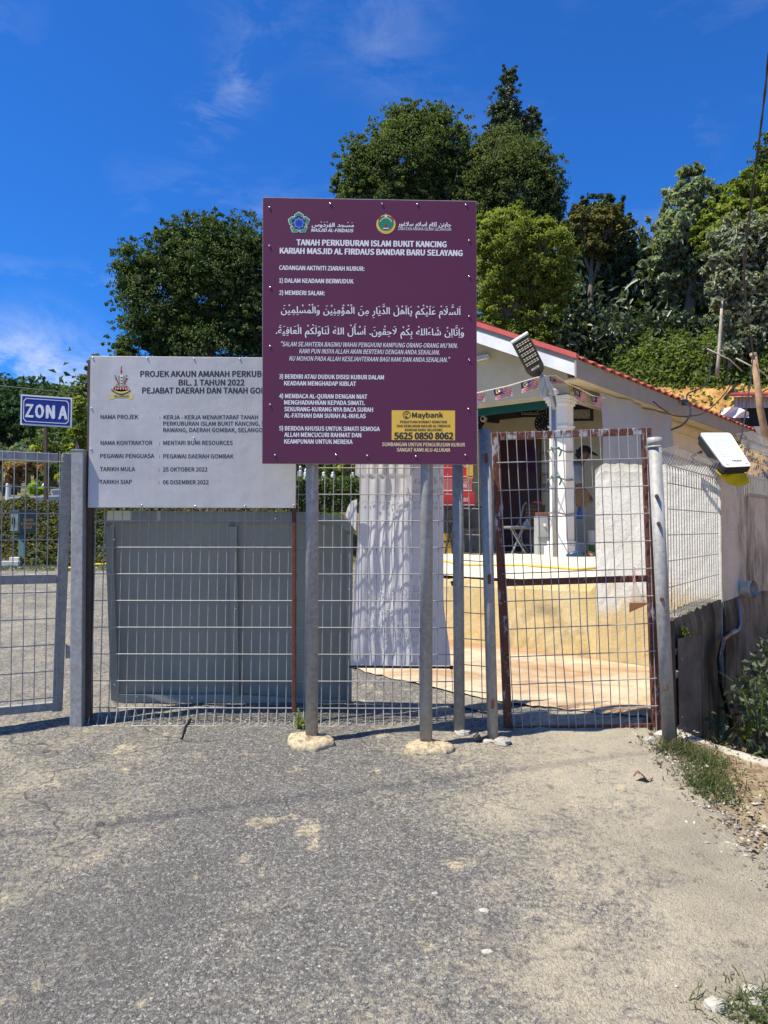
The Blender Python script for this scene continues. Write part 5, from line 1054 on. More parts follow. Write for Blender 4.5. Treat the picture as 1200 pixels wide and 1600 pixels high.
MB().tube([c_ + Vector((.08, -.035, -.072)), c_ + Vector((.09, -.01, -.073)), c_ + Vector((.08, .015, -.072))], .006, 6).build('mouth', mat('lip', (.18, .05, .04), .5), pr)
# woven hat and blue cloth held
hb = thing('woven_fan', 'brown woven palm fan held by the bending person', 'fan', pj(915, 778, -.28)); mb = MB(); c_ = pj(913, 775, -.28); pts = [c_ + Vector((.11 * math.cos(a) * (1 + (.06 if i % 2 else 0)) + .0, -.02 * math.sin(3 * a), .13 * math.sin(a) * (1 + (.05 if i % 2 else 0)) - .02)) for i, a in enumerate([2 * math.pi * k / 36 for k in range(36)])]
mb.prism(pts, (0, .012, 0)); mb.build('fan_blade', mat('woven palm', (.20, .12, .06), .8, var=.35, scale=60, bump=.6), hb); MB().tube([pj(900, 768, -.27), pj(913, 775, -.275)], .01, 6).build('handle', mat('woven palm', (.2, .12, .06)), hb)
tag(MB().grid(lambda s, t: pj(lerp(909, 914, s) + t * lerp(-4, 2, s), lerp(788, 811, t), -.26 + .02 * math.sin(s * 6)), 5, 8).build('blue_cloth', mat('blue cloth', (.03, .10, .30), .8), smooth=True, loc=pj(911, 800, -.26)), 'small blue cloth hanging below the woven fan', 'cloth')

# ---------------------------------------------------------------- plants: leaves and trees
def unit(v): return v / (np.linalg.norm(v, axis=1, keepdims=True) + 1e-9)
def leafmesh(name, C, N, size, m, parent=None, aspect=.5, loc=None, fold=.18, curl=.15):
    """one folded four point leaf at every C facing N"""
    n = len(C); up = np.where(np.abs(N[:, 2:3]) > .95, np.array([[1., 0, 0]]), np.array([[0, 0, 1.]])); T = unit(np.cross(N, up)); B = np.cross(N, T)
    a = RNG.uniform(0, 2 * np.pi, (n, 1)); A = T * np.cos(a) + B * np.sin(a); A[:, 2] -= .35; A = unit(A); W = unit(np.cross(N, A)); s = size * RNG.uniform(.65, 1.3, (n, 1))
    V = np.empty((n, 4, 3)); V[:, 0] = C - A * s * .5; V[:, 1] = C + W * s * aspect * .5 + N * s * fold; V[:, 2] = C + A * s * .5 - N * s * curl; V[:, 3] = C - W * s * aspect * .5 + N * s * fold
    idx = np.arange(n)[:, None] * 4; F = np.concatenate([idx + np.array([[0, 1, 2]]), idx + np.array([[0, 2, 3]])])
    return npmesh(name, V.reshape(-1, 3), F, m, parent, loc=loc)
def shell(n, c, r, lo=.75, bias=.3):
    D = unit(RNG.normal(size=(n, 3)) + np.array([[0, 0, bias]])); q = RNG.uniform(lo, 1, (n, 1)) ** .7
    return np.array(c) + D * np.array(r) * q, D
M_BARK = mat('grey brown bark', (.16, .13, .10), .9, var=.35, scale=9, bump=.8, bscale=30); M_BARKL = mat('pale bark', (.34, .31, .26), .9, var=.3, scale=9, bump=.8)
LM = {}
LM['deep'] = leafmat('deep green leaves', [(.035, .062, .018), (.062, .10, .028), (.11, .16, .045)], .42, .3)
LM['dark'] = leafmat('dark glossy leaves', [(.026, .046, .022), (.05, .078, .035), (.11, .14, .07)], .32, .2, .7)
LM['bright'] = leafmat('yellow green leaves', [(.11, .15, .02), (.19, .24, .035), (.30, .34, .07)], .45, .4)
LM['mid'] = leafmat('mid green leaves', [(.045, .075, .02), (.085, .125, .035), (.15, .19, .06)], .45, .35)
LM['pale'] = leafmat('pale backed vine leaves', [(.07, .10, .05), (.15, .185, .10), (.34, .36, .27)], .35, .25, .7)
LM['olive'] = leafmat('olive brown leaves', [(0.079, 0.096, 0.021), (0.140, 0.149, 0.035), (0.210, 0.175, 0.052)], .5, .3)
LM['far'] = leafmat('distant forest leaves', [(0.025, 0.052, 0.025), (0.042, 0.081, 0.035), (0.070, 0.116, 0.045)], .7, .2, .2)
def tree(name, label, D, blobs, n, size, m, dens=.9, clump=.45, trunk_u=None, base_v=None, tr=.16, bark=None, depth=.8, group=None, sprays=1.7, dens_=1.6, aspect=.5, lo=.35, cat='tree', upb=.5):
    """blobs: (u, v, ru, rv) crown lobes given where they stand in the photo at distance D"""
    k = D / FPX; bc = [P(b[0], b[1], D + (b[4] if len(b) > 4 else 0)) for b in blobs]; u0 = trunk_u if trunk_u is not None else blobs[0][0]
    base = P(u0, 840, D); base.z = gz(base.x, D) - .1
    n = int(n * dens_); size = size * .8; t = thing(name, label, cat, base, group); CC, NN = [], []; tot = sum(b[2] * b[3] for b in blobs); centers = []
    for b, c in zip(blobs, bc):
        r = np.array([b[2] * k, (b[2] + b[3]) / 2 * k * depth, b[3] * k]); share = n * b[2] * b[3] / tot; nc = max(7, int(share / 150)); cr = clump * (r.prod() ** (1 / 3)) * .52
        pts, dirs = shell(nc, c, r - cr * .5, lo, .15)
        for p, d in zip(pts, dirs):
            m_ = int(share / nc); rr = cr * RNG.uniform(.45, 1.5); q, dd = shell(m_, p, np.array([rr * 1.25, rr * 1.25, rr * .7]), .05, .4); q = q + RNG.normal(size=q.shape) * rr * .10; CC.append(q); NN.append(unit(dd * .8 + np.array([[0, 0, upb]]) + d * .35 + RNG.normal(size=(m_, 3)) * .45))
            centers.append((Vector(p), d))
        for _ in range(int(nc * sprays)):   # thin sprays standing out of the crown
            d = unit(RNG.normal(size=(1, 3)) + np.array([[0, 0, .5]]))[0]; p = np.array(c) + d * r * RNG.uniform(.92, 1.26); m_ = int(share / nc * .13); q, dd = shell(m_, p, np.array([cr, cr, cr * .6]) * RNG.uniform(.25, .7), .05, .4); CC.append(q); NN.append(unit(dd + RNG.normal(size=(m_, 3)) * .5)); centers.append((Vector(p), d))
    leafmesh('crown', np.concatenate(CC), np.concatenate(NN), size, m, t, aspect)
    # trunk with limbs reaching into the lobes
    mb = MB(); top = Vector((bc[0].x, bc[0].y, bc[0].z)); mid = base.lerp(top, .55) + Vector((tr * 1.5 * random.uniform(-1, 1), 0, 0)); mb.tube([base, base.lerp(mid, .5) + Vector((tr * .4, 0, 0)), mid, top], [tr * 1.25, tr, tr * .8, tr * .35], 9)
    for c in bc[1:]: mb.tube([mid.lerp(top, random.uniform(0, .5)), mid.lerp(c, .6) + Vector((0, 0, .1)), c], [tr * .5, tr * .35, tr * .15], 6)
    random.shuffle(centers)
    for c, d in centers[:70]:
        s_ = min(bc, key=lambda q: (q - c).length); mb.tube([s_.lerp(mid, .25), s_.lerp(c, .5) + Vector((0, 0, -.05 * D / 20)), c], [tr * .22, tr * .14, tr * .05], 5, False)
    mb.build('trunk', bark or M_BARK, t, smooth=True); return t
tree('broad_tree', 'broad dark green tree with a rounded crown behind the silver board', 26, [(330, 450, 72, 95), (245, 470, 62, 85), (215, 430, 40, 50), (300, 400, 55, 55), (385, 430, 55, 80), (420, 510, 60, 90), (225, 545, 50, 55), (330, 560, 90, 70), (340, 360, 30, 26), (265, 380, 32, 30)], 66000, .135, LM['deep'], trunk_u=330, tr=.22, bark=M_BARK, clump=.5, lo=.45)
tree('small_tree', 'feathery small tree left of the silver board', 24, [(165, 565, 22, 16), (140, 590, 16, 20), (128, 622, 13, 22), (150, 610, 20, 25), (190, 560, 18, 14)], 6000, .10, LM['mid'], tr=.06, trunk_u=140, clump=.7, sprays=.3)
tree('small_tree', 'yellow green broad leaved shrub tree in the gap beside the left gate post', 14.5, [(122, 640, 13, 34), (118, 690, 16, 36), (108, 720, 14, 22), (128, 735, 10, 18)], 2300, .12, LM['bright'], tr=.03, trunk_u=118, clump=.6, sprays=.3)
tree('tall_tree', 'wide feathery tree rising left of the conical one behind the purple sign', 38, [(640, 260, 85, 75), (570, 275, 48, 55), (690, 230, 50, 55), (640, 205, 45, 40), (600, 320, 70, 60), (700, 320, 60, 60), (535, 290, 18, 22), (672, 185, 26, 24), (590, 225, 30, 22)], 60000, .17, LM['mid'], trunk_u=650, tr=.3, bark=M_BARKL, clump=.42, lo=.45)
tree('tall_tree', 'large fine leaved tree on the right of the tall group behind the pavilion', 37, [(800, 300, 75, 85), (850, 330, 32, 75), (760, 270, 40, 50), (790, 390, 90, 70), (740, 340, 45, 60), (830, 255, 34, 36)], 56000, .165, leafmat('fine olive green leaves', [(.05, .075, .02), (.09, .12, .035), (.15, .18, .06)], .45, .35), trunk_u=800, tr=.28, bark=M_BARKL, clump=.42, lo=.45)
tree('tall_tree', 'conical grey green tree top that stands highest against the sky', 44, [(794, 135, 16, 30), (790, 180, 26, 40), (805, 215, 34, 36), (830, 195, 18, 28), (780, 225, 30, 34), (800, 270, 45, 40)], 20000, .18, LM['dark'], trunk_u=797, tr=.28, clump=.5)
tree('round_tree', 'dense yellow green tree with billowing lobes above the pavilion roof', 22, [(790, 385, 52, 58), (850, 400, 46, 60), (770, 440, 36, 50), (830, 440, 50, 45), (785, 480, 42, 40), (842, 495, 40, 50), (872, 440, 24, 44), (758, 360, 24, 30), (815, 540, 55, 40), (760, 535, 35, 40)], 60000, .105, LM['bright'], trunk_u=810, tr=.2, clump=.40, lo=.84, sprays=.3)
tree('dark_tree', 'very dark leafy tree between the yellow green tree and the gap of sky', 27, [(935, 365, 46, 48), (960, 410, 52, 60), (925, 430, 50, 70), (985, 470, 40, 60), (940, 500, 60, 60), (915, 330, 22, 20), (955, 325, 24, 20), (905, 540, 50, 50), (985, 540, 45, 50)], 36000, .22, LM['dark'], trunk_u=945, tr=.2, clump=.5)
tree('olive_tree', 'olive tinted crown top in front of the very dark tree', 25.6, [(925, 385, 32, 30), (950, 350, 30, 28), (905, 360, 22, 34)], 6500, .16, LM['olive'], trunk_u=930, tr=.12, clump=.5)
tree('spiky_tree', 'upright tree with long light edged leaves and a bare lower trunk', 24, [(1075, 320, 34, 46), (1060, 370, 48, 48), (1095, 360, 34, 44), (1040, 385, 30, 34), (1078, 280, 20, 24), (1050, 430, 44, 44), (1090, 430, 40, 50)], 10500, .31, leafmat('light edged leaves', [(.05, .09, .04), (.14, .19, .10), (.38, .42, .28)], .35, .3, .8), trunk_u=1072, tr=.17, bark=mat('reddish bark', (.17, .11, .08), .9, var=.3, bump=.8), clump=.6, aspect=.3, upb=.4, sprays=1.2)
tree('backing_tree', 'green tree crown filling the gap under the spiky tree', 30, [(1030, 440, 50, 60), (1010, 500, 45, 50), (1060, 520, 60, 50), (1110, 480, 40, 60)], 9000, .24, LM['mid'], tr=.18, clump=.7)
tree('vine_tree', 'tree hung with pale vine leaves at the right edge', 19, [(1165, 420, 45, 70), (1185, 500, 46, 60), (1135, 470, 34, 50), (1150, 380, 36, 36), (1200, 420, 40, 80), (1125, 420, 26, 40), (1160, 540, 50, 34)], 13000, .20, LM['pale'], trunk_u=1140, tr=.07, bark=M_BARKL, clump=.8, aspect=.42)
tree('ferny_tree', 'light green ferny tree crown above the vine covered tree', 23, [(1180, 315, 40, 45), (1140, 345, 40, 34), (1120, 375, 34, 34), (1200, 360, 40, 50)], 15000, .17, LM['bright'], trunk_u=1170, tr=.15, clump=.6)
tree('tall_tree', 'bluish green treetop reaching up at the right edge of the view', 32, [(1200, 280, 26, 36), (1130, 310, 28, 24), (1225, 250, 40, 50)], 8000, .2, LM['mid'], trunk_u=1215, tr=.2, clump=.6)
# shrubs and undergrowth
def scatter(fn, n, size, m, name, label=None, cat=None, kind=None, aspect=.5, loc=None, ub=.6):
    C = np.array([fn() for _ in range(n)]); N = unit(RNG.normal(size=(n, 3)) * .7 + np.array([[0, -.3, ub]])); o = leafmesh(name, C, N, size, m, None, aspect, loc=loc); return tag(o, label, cat, None, kind)
def pxv(x, y, z): c = (y * cT + (z - EYE) * sT); return 800 - FPX * ((z - EYE) * cT - y * sT) / c
def under():
    while True:
        u = random.uniform(840, 1300); D = random.uniform(15.5, 21.5); p = P(u, 600, D); g = gz(p.x, D); a, b = hloc(p.x, D)
        v_ = pxv(p.x, D, g)
        if b > 8.6 and (v_ < 608 + 16 * hn(p.x, D, 1.1) or random.random() < .02): break
    c = .5 + .5 * hn(p.x, p.y, .9); zz = g + random.random() ** 1.5 * (.15 + 1.2 * c)
    return (p.x, D, zz) if pxv(p.x, D, zz) > 540 + 26 * hn(p.x, 3, 1.0) + random.gauss(0, 14) else under()
scatter(under, 17000, .14, leafmat('scrub leaves', [(.06, .10, .02), (.12, .17, .04), (.20, .25, .07)], .5, .35), 'undergrowth', kind='stuff')
def under2():
    u = random.uniform(430, 1250); D = random.uniform(24, 36); p = P(u, 600, D); c = .5 + .5 * hn(p.x, p.y, .7); return (p.x, D, gz(p.x, D) + random.random() * (1 + 3.2 * c))
scatter(under2, 15000, .34, LM['dark'], 'thicket', kind='stuff')
def under3():
    u = random.uniform(60, 560); D = random.uniform(20, 30); p = P(u, 600, D); c = .5 + .5 * hn(p.x, p.y, .7); return (p.x, D, gz(p.x, D) + random.random() * (1 + 3.4 * c))
scatter(under3, 14000, .26, LM['deep'], 'thicket', kind='stuff')
def under4():
    while True:
        u = random.uniform(860, 1260); D = random.uniform(21.3, 27); p = P(u, 600, D); z = gz(p.x, D) + random.random() * 2.6
        if pxv(p.x, D, z) > 500 + 22 * hn(p.x, D, .9): return (p.x, D, z)
scatter(under4, 12000, .24, LM['dark'], 'thicket', kind='stuff')
# far wooded hill on the left: clumps of crowns
CC, NN = [], []
for i in range(240):
    x = random.uniform(-140, -35); y = random.uniform(105, 190); z = gz(x, y); r = random.uniform(3, 5.5); q, d = shell(130, (x, y, z + r * .6), (r, r, r * .9), .75, .6); CC.append(q); NN.append(unit(d + RNG.normal(size=d.shape) * .35))
tag(leafmesh('woods', np.concatenate(CC), np.concatenate(NN), 1.0, LM['far'], None, .8), kind='stuff')
# nearer wooded rise left
for n_, (u, v, ru, rv, D) in enumerate([(20, 665, 60, 42, 60), (85, 672, 46, 34, 52), (150, 660, 40, 40, 46), (-60, 655, 50, 50, 58)]):
    tree('hill_tree', ['dark rounded tree on the rise above the left gate leaf', 'dark tree on the rise just right of the ZON A sign pole', 'dark tree behind the top left corner of the silver board', 'dark tree on the rise at the far left edge'][n_], D, [(u, v, ru, rv), (u - ru * .4, v + 12, ru * .6, rv * .8), (u + ru * .4, v + 14, ru * .6, rv * .7)], 7000, .34, LM['far'], tr=.2, clump=.5, group='dark trees on the left rise')
# creeper bank
M_CREEP = leafmat('creeper leaves', [(.035, .06, .016), (.07, .11, .025), (.13, .17, .045), (.06, .09, .02), (.20, .13, .08)], .5, .3)
def creep():
    x = random.uniform(-7.5, -.75); y = random.uniform(10.75, 12.2); z = gz(x, y); return (x, y - .0, z + random.random() * (.10 + .10 * max(0, hn(x, y, 2))))
scatter(creep, 26000, .062, M_CREEP, 'ground_cover', kind='stuff', aspect=.7)
def grs():
    x = random.uniform(-7, -.7); y = random.uniform(10.2, 10.95); return (x, y, gz(x, y) + random.random() * .04)
scatter(grs, 5000, .05, leafmat('short grass', [(.05, .09, .015), (.10, .15, .03), (.16, .18, .05)], .6, .3), 'grass', kind='stuff', aspect=.2)
hdg = thing('hedge', 'clipped dark green hedge in front of the white grave posts', 'hedge', (-1.2, 12.7, 1.95))
def hd():
    x = random.uniform(-5.2, -.35); return (x, 12.7 + random.uniform(-.28, .28), random.uniform(1.93, 2.50) + .02 * hn(x, 1, 5))
C = np.array([hd() for _ in range(17000)]); leafmesh('foliage', C, unit(RNG.normal(size=C.shape) * .7 + np.array([[0, -.5, .5]])), .05, leafmat('hedge leaves', [(.05, .09, .02), (.085, .14, .03), (.14, .20, .05)], .45, .3), hdg, .6)
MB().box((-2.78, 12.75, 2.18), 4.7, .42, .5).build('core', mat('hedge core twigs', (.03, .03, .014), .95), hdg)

# ---------------------------------------------------------------- graves, sign, box on the left
def stand(u, v, D): return P(u, v, D)
M_MARB = mat('white grave post', (.70, .69, .66), .6, var=.05)
gv = [(13, 778, 35, 14.2, 'left of all, half behind the mesh leaf'), (68, 779, 24, 14.0, 'just left of the ZON A pole'), (107, 776, 18, 14.4, 'in the gap beside the left gate stile'), (113.5, 775, 14, 14.6, 'right of its neighbour in the gap by the gate stile'), (469, 748, 20, 15.2, 'tallest, left of the left sign pole'), (478, 748, 16, 15.4, 'partly behind the left sign pole'), (506, 750, 13, 15.2, 'small, just right of the left sign pole'), (520.5, 749, 12, 15.2, 'small with a round head over the hedge'), (551, 747, 9, 15.6, 'smallest, beside the white banner')]
for u, v, h, D, w in gv:
    b_ = P(u, v, D); hh = h / FPX * D; t = thing('grave_post', 'white grave post ' + w, 'grave marker', b_ - Vector((0, 0, .1)), 'white grave posts'); r = .045
    MB().tube([b_ - Vector((0, 0, .3)), b_ + Vector((0, 0, hh * .6)), b_ + Vector((0, 0, hh * .66))], [r * 1.3, r, r * .6], 10).build('shaft', M_MARB, t); MB().tube([b_ + Vector((0, 0, hh * .66)), b_ + Vector((0, 0, hh * .82)), b_ + Vector((0, 0, hh))], [r * .6, r * .85, r * .25], 10).build('head', M_MARB, t, smooth=True)
M_KERB = mat('whitewashed kerb', (.55, .54, .50), .8, var=.15, scale=5)
for u0, v0, u1, v1, D, w in ((16, 785, 115, 781, 13.3, 'long whitewashed kerb of a grave plot behind the mesh leaf'), (82, 772, 116, 770, 14.4, 'grey low kerb of a second grave plot behind the first')):
    a, b = P(u0, v0, D), P(u1, v1, D); t = thing('grave_kerb', w, 'kerb', a.lerp(b, .5)); MB().bar(a - Vector((0, 0, .08)), b - Vector((0, 0, .08)), .12, .30).build('kerb_face', M_KERB, t, bevel=.01); MB().bar(a + Vector((0, .0, .075)), b + Vector((0, 0, .075)), .15, .03).build('coping', M_KERB, t)
# colourful garden plants
crot = [leafmat('red purple croton', [(.20, .03, .05), (.42, .10, .09), (.25, .30, .06)], .4, .3), leafmat('yellow croton', [(.50, .50, .05), (.62, .52, .08), (.25, .36, .06)], .4, .4), leafmat('lime plant', [(.25, .42, .03), (.38, .52, .05)], .4, .4), LM['mid'], leafmat('grey frangipani', [(.10, .13, .10), (.16, .20, .15)], .5, .3)]
plants = [(30, 770, 30, 14.4, 0, 'reddish croton clump behind the mesh leaf'), (48, 772, 34, 14.5, 0, 'taller purple red croton near the green box'), (58, 782, 16, 13.8, 2, 'low lime green plant above the green donation box'), (5, 775, 50, 15, 4, 'greyish frangipani bush at the far left'), (22, 752, 40, 15.5, 4, 'grey green bush rising behind the crotons'), (85, 770, 34, 14.8, 3, 'green bush right of the ZON A pole'), (40, 742, 30, 16, 1, 'yellow green shrub behind the crotons'), (108, 765, 24, 14.4, 1, 'yellow leaved plant by the left gate post'), (62, 745, 40, 16.5, 3, 'green shrub behind the ZON A pole'), (497, 748, 22, 15.6, 0, 'dark red shrub beside the left sign pole'), (522, 748, 22, 16, 2, 'lime shrub above the hedge in the middle gap'), (540, 748, 20, 15.8, 1, 'yellow leaved plant above the hedge by the banner'), (548, 744, 22, 16.4, 0, 'red shrub above the hedge beside the banner'), (462, 746, 20, 16, 3, 'green shrub above the hedge at the silver board edge')]
for u, v, h, D, ci, lab in plants:
    b_ = P(u, v, D); hh = h / FPX * D * 1.4; t = thing('garden_plant', lab, 'plant', b_); C, Nn, mb = [], [], MB()
    for k in range(9):
        a = random.uniform(0, 6.28); tip = b_ + Vector((math.cos(a) * hh * .38, math.sin(a) * hh * .38, hh * random.uniform(.5, .95))); mb.tube([b_, b_.lerp(tip, .5) + Vector((0, 0, hh * .1)), tip], [.02, .014, .008], 5); q, d = shell(60, tip, (hh * .24, hh * .24, hh * .2), .2, .6); C.append(q); Nn.append(unit(d + RNG.normal(size=d.shape) * .3 + np.array([[0, -.4, .3]])))
    leafmesh('leaves', np.concatenate(C), np.concatenate(Nn), .13, crot[ci], t, .3); mb.build('stems', M_BARK, t)
# ZON A
zs = thing('zone_sign', 'blue sign reading ZON A on a brown pole among the graves', 'sign', P(71, 798, 12.9)); ZD = 12.9
M_ZB = mat('enamel blue', (.010, .018, .20), .35); M_ZW = mat('sign white', (.66, .67, .70), .4)
MB().prism([P(31.5, 663.5, ZD), P(111.5, 668, ZD), P(112.5, 621.5, ZD), P(32.5, 616, ZD)], (0, .03, 0)).build('panel', M_ZW, zs)
def ZS(u, v): return P(u, v, ZD - .004)
def ZS2(u, v): return P(u, v, ZD - .009)
def zmap(s, t): a = (lerp(32.5, 112.5, s), lerp(616, 621.5, s)); b = (lerp(31.5, 111.5, s), lerp(663.5, 668, s)); return (lerp(a[0], b[0], t), lerp(a[1], b[1], t))
poly(zs, ZS, [zmap(s, t) for s, t in ((.03, .05), (.97, .05), (.97, .95), (.03, .95))], M_ZB, 'blue_face')
inn = [(.10, .11), (.90, .11), (.945, .2), (.945, .8), (.90, .89), (.10, .89), (.055, .8), (.055, .2)]
mb = MB(); n = len(inn); pts = [ZS2(*zmap(.5 + (s - .5), .5 + (t - .5))) for s, t in inn] + [ZS2(*zmap(.5 + (s - .5) * .965, .5 + (t - .5) * .94)) for s, t in inn]
mb.add(pts, [(i, (i + 1) % n, n + (i + 1) % n, n + i) for i in range(n)]); mb.build('border_line', M_ZW, zs)
for s_, x0, x1 in (('Z', 39, 52.5), ('O', 54.5, 69), ('N', 71.5, 86), ('A', 91, 105.5)): lettering(zs, ZS2, s_, x0, x1, 651 + (x0 - 39) * .06, 19.5, M_ZW, .028, slope=.06)
MB().bar(P(71.5, 797, ZD + .03), P(71, 640, ZD + .03), .05, .05, (0, 1, 0)).build('pole', mat('brown pole', (.10, .07, .045), .7), zs); MB().box(P(72, 799, ZD), .2, .2, .06).build('base', M_KERB, zs)
# donation box
M_GBOX = mat('teal green box paint', (.045, .07, .062), .5, var=.15); M_GBL = mat('worn teal paint', (.13, .18, .165), .55, var=.4, scale=12)
db = thing('donation_box', 'teal donation box with orange lettering on a teal post behind the left gate', 'box', G(34, 882)); dD = db.location.y
pa, pb_, pc = P(16, 830, dD), P(30, 834, dD - .12), P(57, 832, dD); zt_, zb_ = P(30, 800, dD).z, P(30, 833, dD - .06).z
def V3(p, z): return Vector((p.x, p.y, z))
pd_ = pa + (pc - pb_)
MB().hexa([V3(pa, zb_), V3(pb_, zb_), V3(pc, zb_), V3(pd_, zb_), V3(pa, zt_), V3(pb_, zt_), V3(pc, zt_), V3(pd_, zt_)]).build('box_body', M_GBOX, db, bevel=.005)
MB().hexa([V3(p, z) + (p - (pa + pc) / 2).normalized() * .02 for z in (zt_, zt_ + .03) for p in (pa, pb_, pc, pd_)]).build('lid', M_GBOX, db)
n_s = (pa - pb_); MB().prism([lerp(V3(pa, zb_ + .03), V3(pb_, zb_ + .03), .1) + Vector((-.006, -.004, 0)), lerp(V3(pa, zb_ + .03), V3(pb_, zb_ + .03), .9) + Vector((-.006, -.004, 0)), lerp(V3(pa, zt_ - .03), V3(pb_, zt_ - .03), .9) + Vector((-.006, -.004, 0)), lerp(V3(pa, zt_ - .03), V3(pb_, zt_ - .03), .1) + Vector((-.006, -.004, 0))], (.003, .003, 0)).build('door', M_GBL, db)
MB().box(V3(pa, 0).lerp(V3(pb_, 0), .5) + Vector((-.015, -.01, zt_ - .13)), .03, .03, .10).build('lock', M_BLACK, db)
MB().bar(G(35, 884) - Vector((0, 0, .1)), V3(P(35, 840, dD), zb_), .08, .08, (0, 1, 0)).build('post', mat('teal post', (.05, .11, .10), .5), db)
M_ORP = mat('orange lettering', (.55, .33, .13), .6)
nfr = (pc - pb_).cross(Vector((0, 0, 1))).normalized()
def DB(u, v): q = plane_hit(u, v, nfr, pb_ + nfr * .005); return q
for s_, x0, x1, b in (('TABUNG', 36, 52, 814.5), ('SUMBANGAN', 32.5, 55, 820.5), ('KUBUR', 36.5, 50, 826)): lettering(db, DB, s_, x0, x1, b, 4.2, M_ORP, .02)
t = thing('concrete_slab', 'small whitish stepped concrete slab on the grass by the donation box', 'slab', G(18, 886)); c_ = t.location; MB().box(c_ + Vector((0, .1, .04)), .24, .3, .09).build('lower_slab', M_KERB, t, bevel=.01); MB().box(c_ + Vector((.03, .1, .11)), .14, .2, .05).build('upper_slab', M_KERB, t, bevel=.01)

# ---------------------------------------------------------------- right side: shed, pole, cables, pipe, hose, plank
shd = thing('shed', 'small shed with pale corrugated front and a red roof edge on the hill at right', 'shed', P(1190, 690, 15.4)); SD = 15.4
mb = MB(); n = 40; A_, B_ = P(1147, 638, SD), P(1250, 636, SD); A2, B2 = P(1147, 620, SD), P(1250, 619, SD)
mb.grid(lambda s, t: lerp(lerp(A_, B_, s), lerp(A2, B2, s), t) + Vector((0, .02 * math.sin(s * 120), 0)), 120, 1); mb.build('corrugated_front', mat('pale corrugated sheet', (.44, .46, .52), .5, .2), shd)
MB().hexa([P(1136, 619, SD - .3), P(1252, 618, SD - .3), P(1252, 616, SD + 1.2), P(1150, 616, SD + 1.2), P(1136, 616.3, SD - .3), P(1252, 615.5, SD - .3), P(1252, 613, SD + 1.2), P(1150, 613, SD + 1.2)]).build('roof', mat('dull red sheet roof', (.25, .03, .04), .6), shd)
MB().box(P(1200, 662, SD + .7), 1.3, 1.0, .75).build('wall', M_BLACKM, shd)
MB().box(P(1200, 684, SD - .2), .8, .25, .42).build('lower_wall', mat('pale shed wall', (.40, .37, .31), .8), shd)
tarp = thing('tarpaulin', 'white sheet of tarpaulin lying beside the shed above the tiled eave', 'tarpaulin', P(1145, 645, 15)); MB().grid(lambda s, t: P(lerp(1127, 1170, s), lerp(640 + 4 * s, 652 - 3 * abs(s - .5) + 2 * s, t) - 6 * math.sin(s * 3.14) * (1 - t), 15 + .05 * math.sin(s * 12 + t * 5)), 16, 8).build('sheet', mat('tarp white', (.66, .67, .66), .6), tarp, smooth=True)
wp = thing('wooden_pole', 'weathered wooden pole leaning at the right edge beside the shed', 'pole', P(1205, 700, 8.2)); MB().tube([P(1206, 730, 8.2), P(1188, 640, 8.15), P(1177.5, 551, 8.1)], [.040, .036, .030], 10).build('timber', mat('weathered wood', (.34, .21, .12), .85, var=.3, scale=14, bump=.6), wp, smooth=True)
MB().tube([P(1177, 556, 8.1), P(1177, 552, 8.1)], .036, 10).build('cut_end', mat('cut wood', (.45, .33, .2), .8), wp)
def cable(label, pts, r=.008, strands=1, grp=None, nm='cable'):
    out = []
    for i in range(len(pts) - 1):
        p0, p1, p2, p3 = [pts[max(0, min(len(pts) - 1, i + k))] for k in (-1, 0, 1, 2)]
        for k in range(6): t = k / 6; out.append(.5 * ((2 * p1) + (p2 - p0) * t + (2 * p0 - 5 * p1 + 4 * p2 - p3) * t * t + (3 * p1 - p0 - 3 * p2 + p3) * t ** 3))
    out.append(pts[-1])
    if strands == 1: return tag(MB().tube(out, r, 6).build(nm, M_CABLE, smooth=True, loc=pts[0]), label, 'cable', grp)
    t_ = thing(nm, label, 'cable', pts[0], grp)
    for s_ in range(strands): MB().tube([p + Vector((math.cos(i * 1.3 + s_ * 3.14) * r * 1.1, math.sin(i * .9 + s_ * 3.14) * r * 1.1, 0)) for i, p in enumerate(out)], r, 6).build('strand', M_CABLE, t_, smooth=True)
cable('twisted black power cable coming down from the top right corner', [P(1230, -120, 5.0), P(1205, 60, 5.4), P(1190, 190, 6), P(1172, 330, 6.6), P(1163, 440, 7.2), P(1177, 555, 8.0)], .0062, 2, nm='power_cable')
cable('black cable dropping from the wooden pole to the floodlight', [P(1177, 553, 8.05), P(1172, 600, 7.2), P(1164, 650, 6.2), P(1156, 690, 5.4), P(1146, 705, 5.15)], .006)
cable('thin black cable looping off the eave of the pavilion', [P(1110, 560, 14), P(1108, 590, 13), P(1095, 606, 12.4), P(1075, 615, 12), P(1073, 628, 11.8)], .012)
cable('black cable sagging under the eave in front of the cream wall', [P(1146, 590, 14), P(1135, 612, 12.8), P(1105, 642, 11.8), P(1080, 650, 11.3), P(1050, 648, 10.9), P(1020, 627, 10.4)], .010)
cable('short thick black lead hanging from the box on the eave to the curtain', [P(1071, 630, 11.6), P(1078, 636, 11.4), P(1077, 650, 11.2), P(1066, 664, 11), P(1049, 671, 10.9)], .016)
jb = thing('junction_box', 'small black junction box fixed to the side eave board', 'box', P(1071, 629, 11.65)); MB().box(P(1070, 629, 11.65), .08, .06, .08).build('box_body', M_BLACK, jb); MB().box(P(1067, 625, 11.7), .03, .03, .10).build('bracket', M_FASG, jb)
cable('thin overhead cable crossing the sky at the left edge', [P(-60, 596, 24), P(0, 603, 24), P(60, 609, 24), P(140, 617, 24), P(260, 627, 24)], .018)
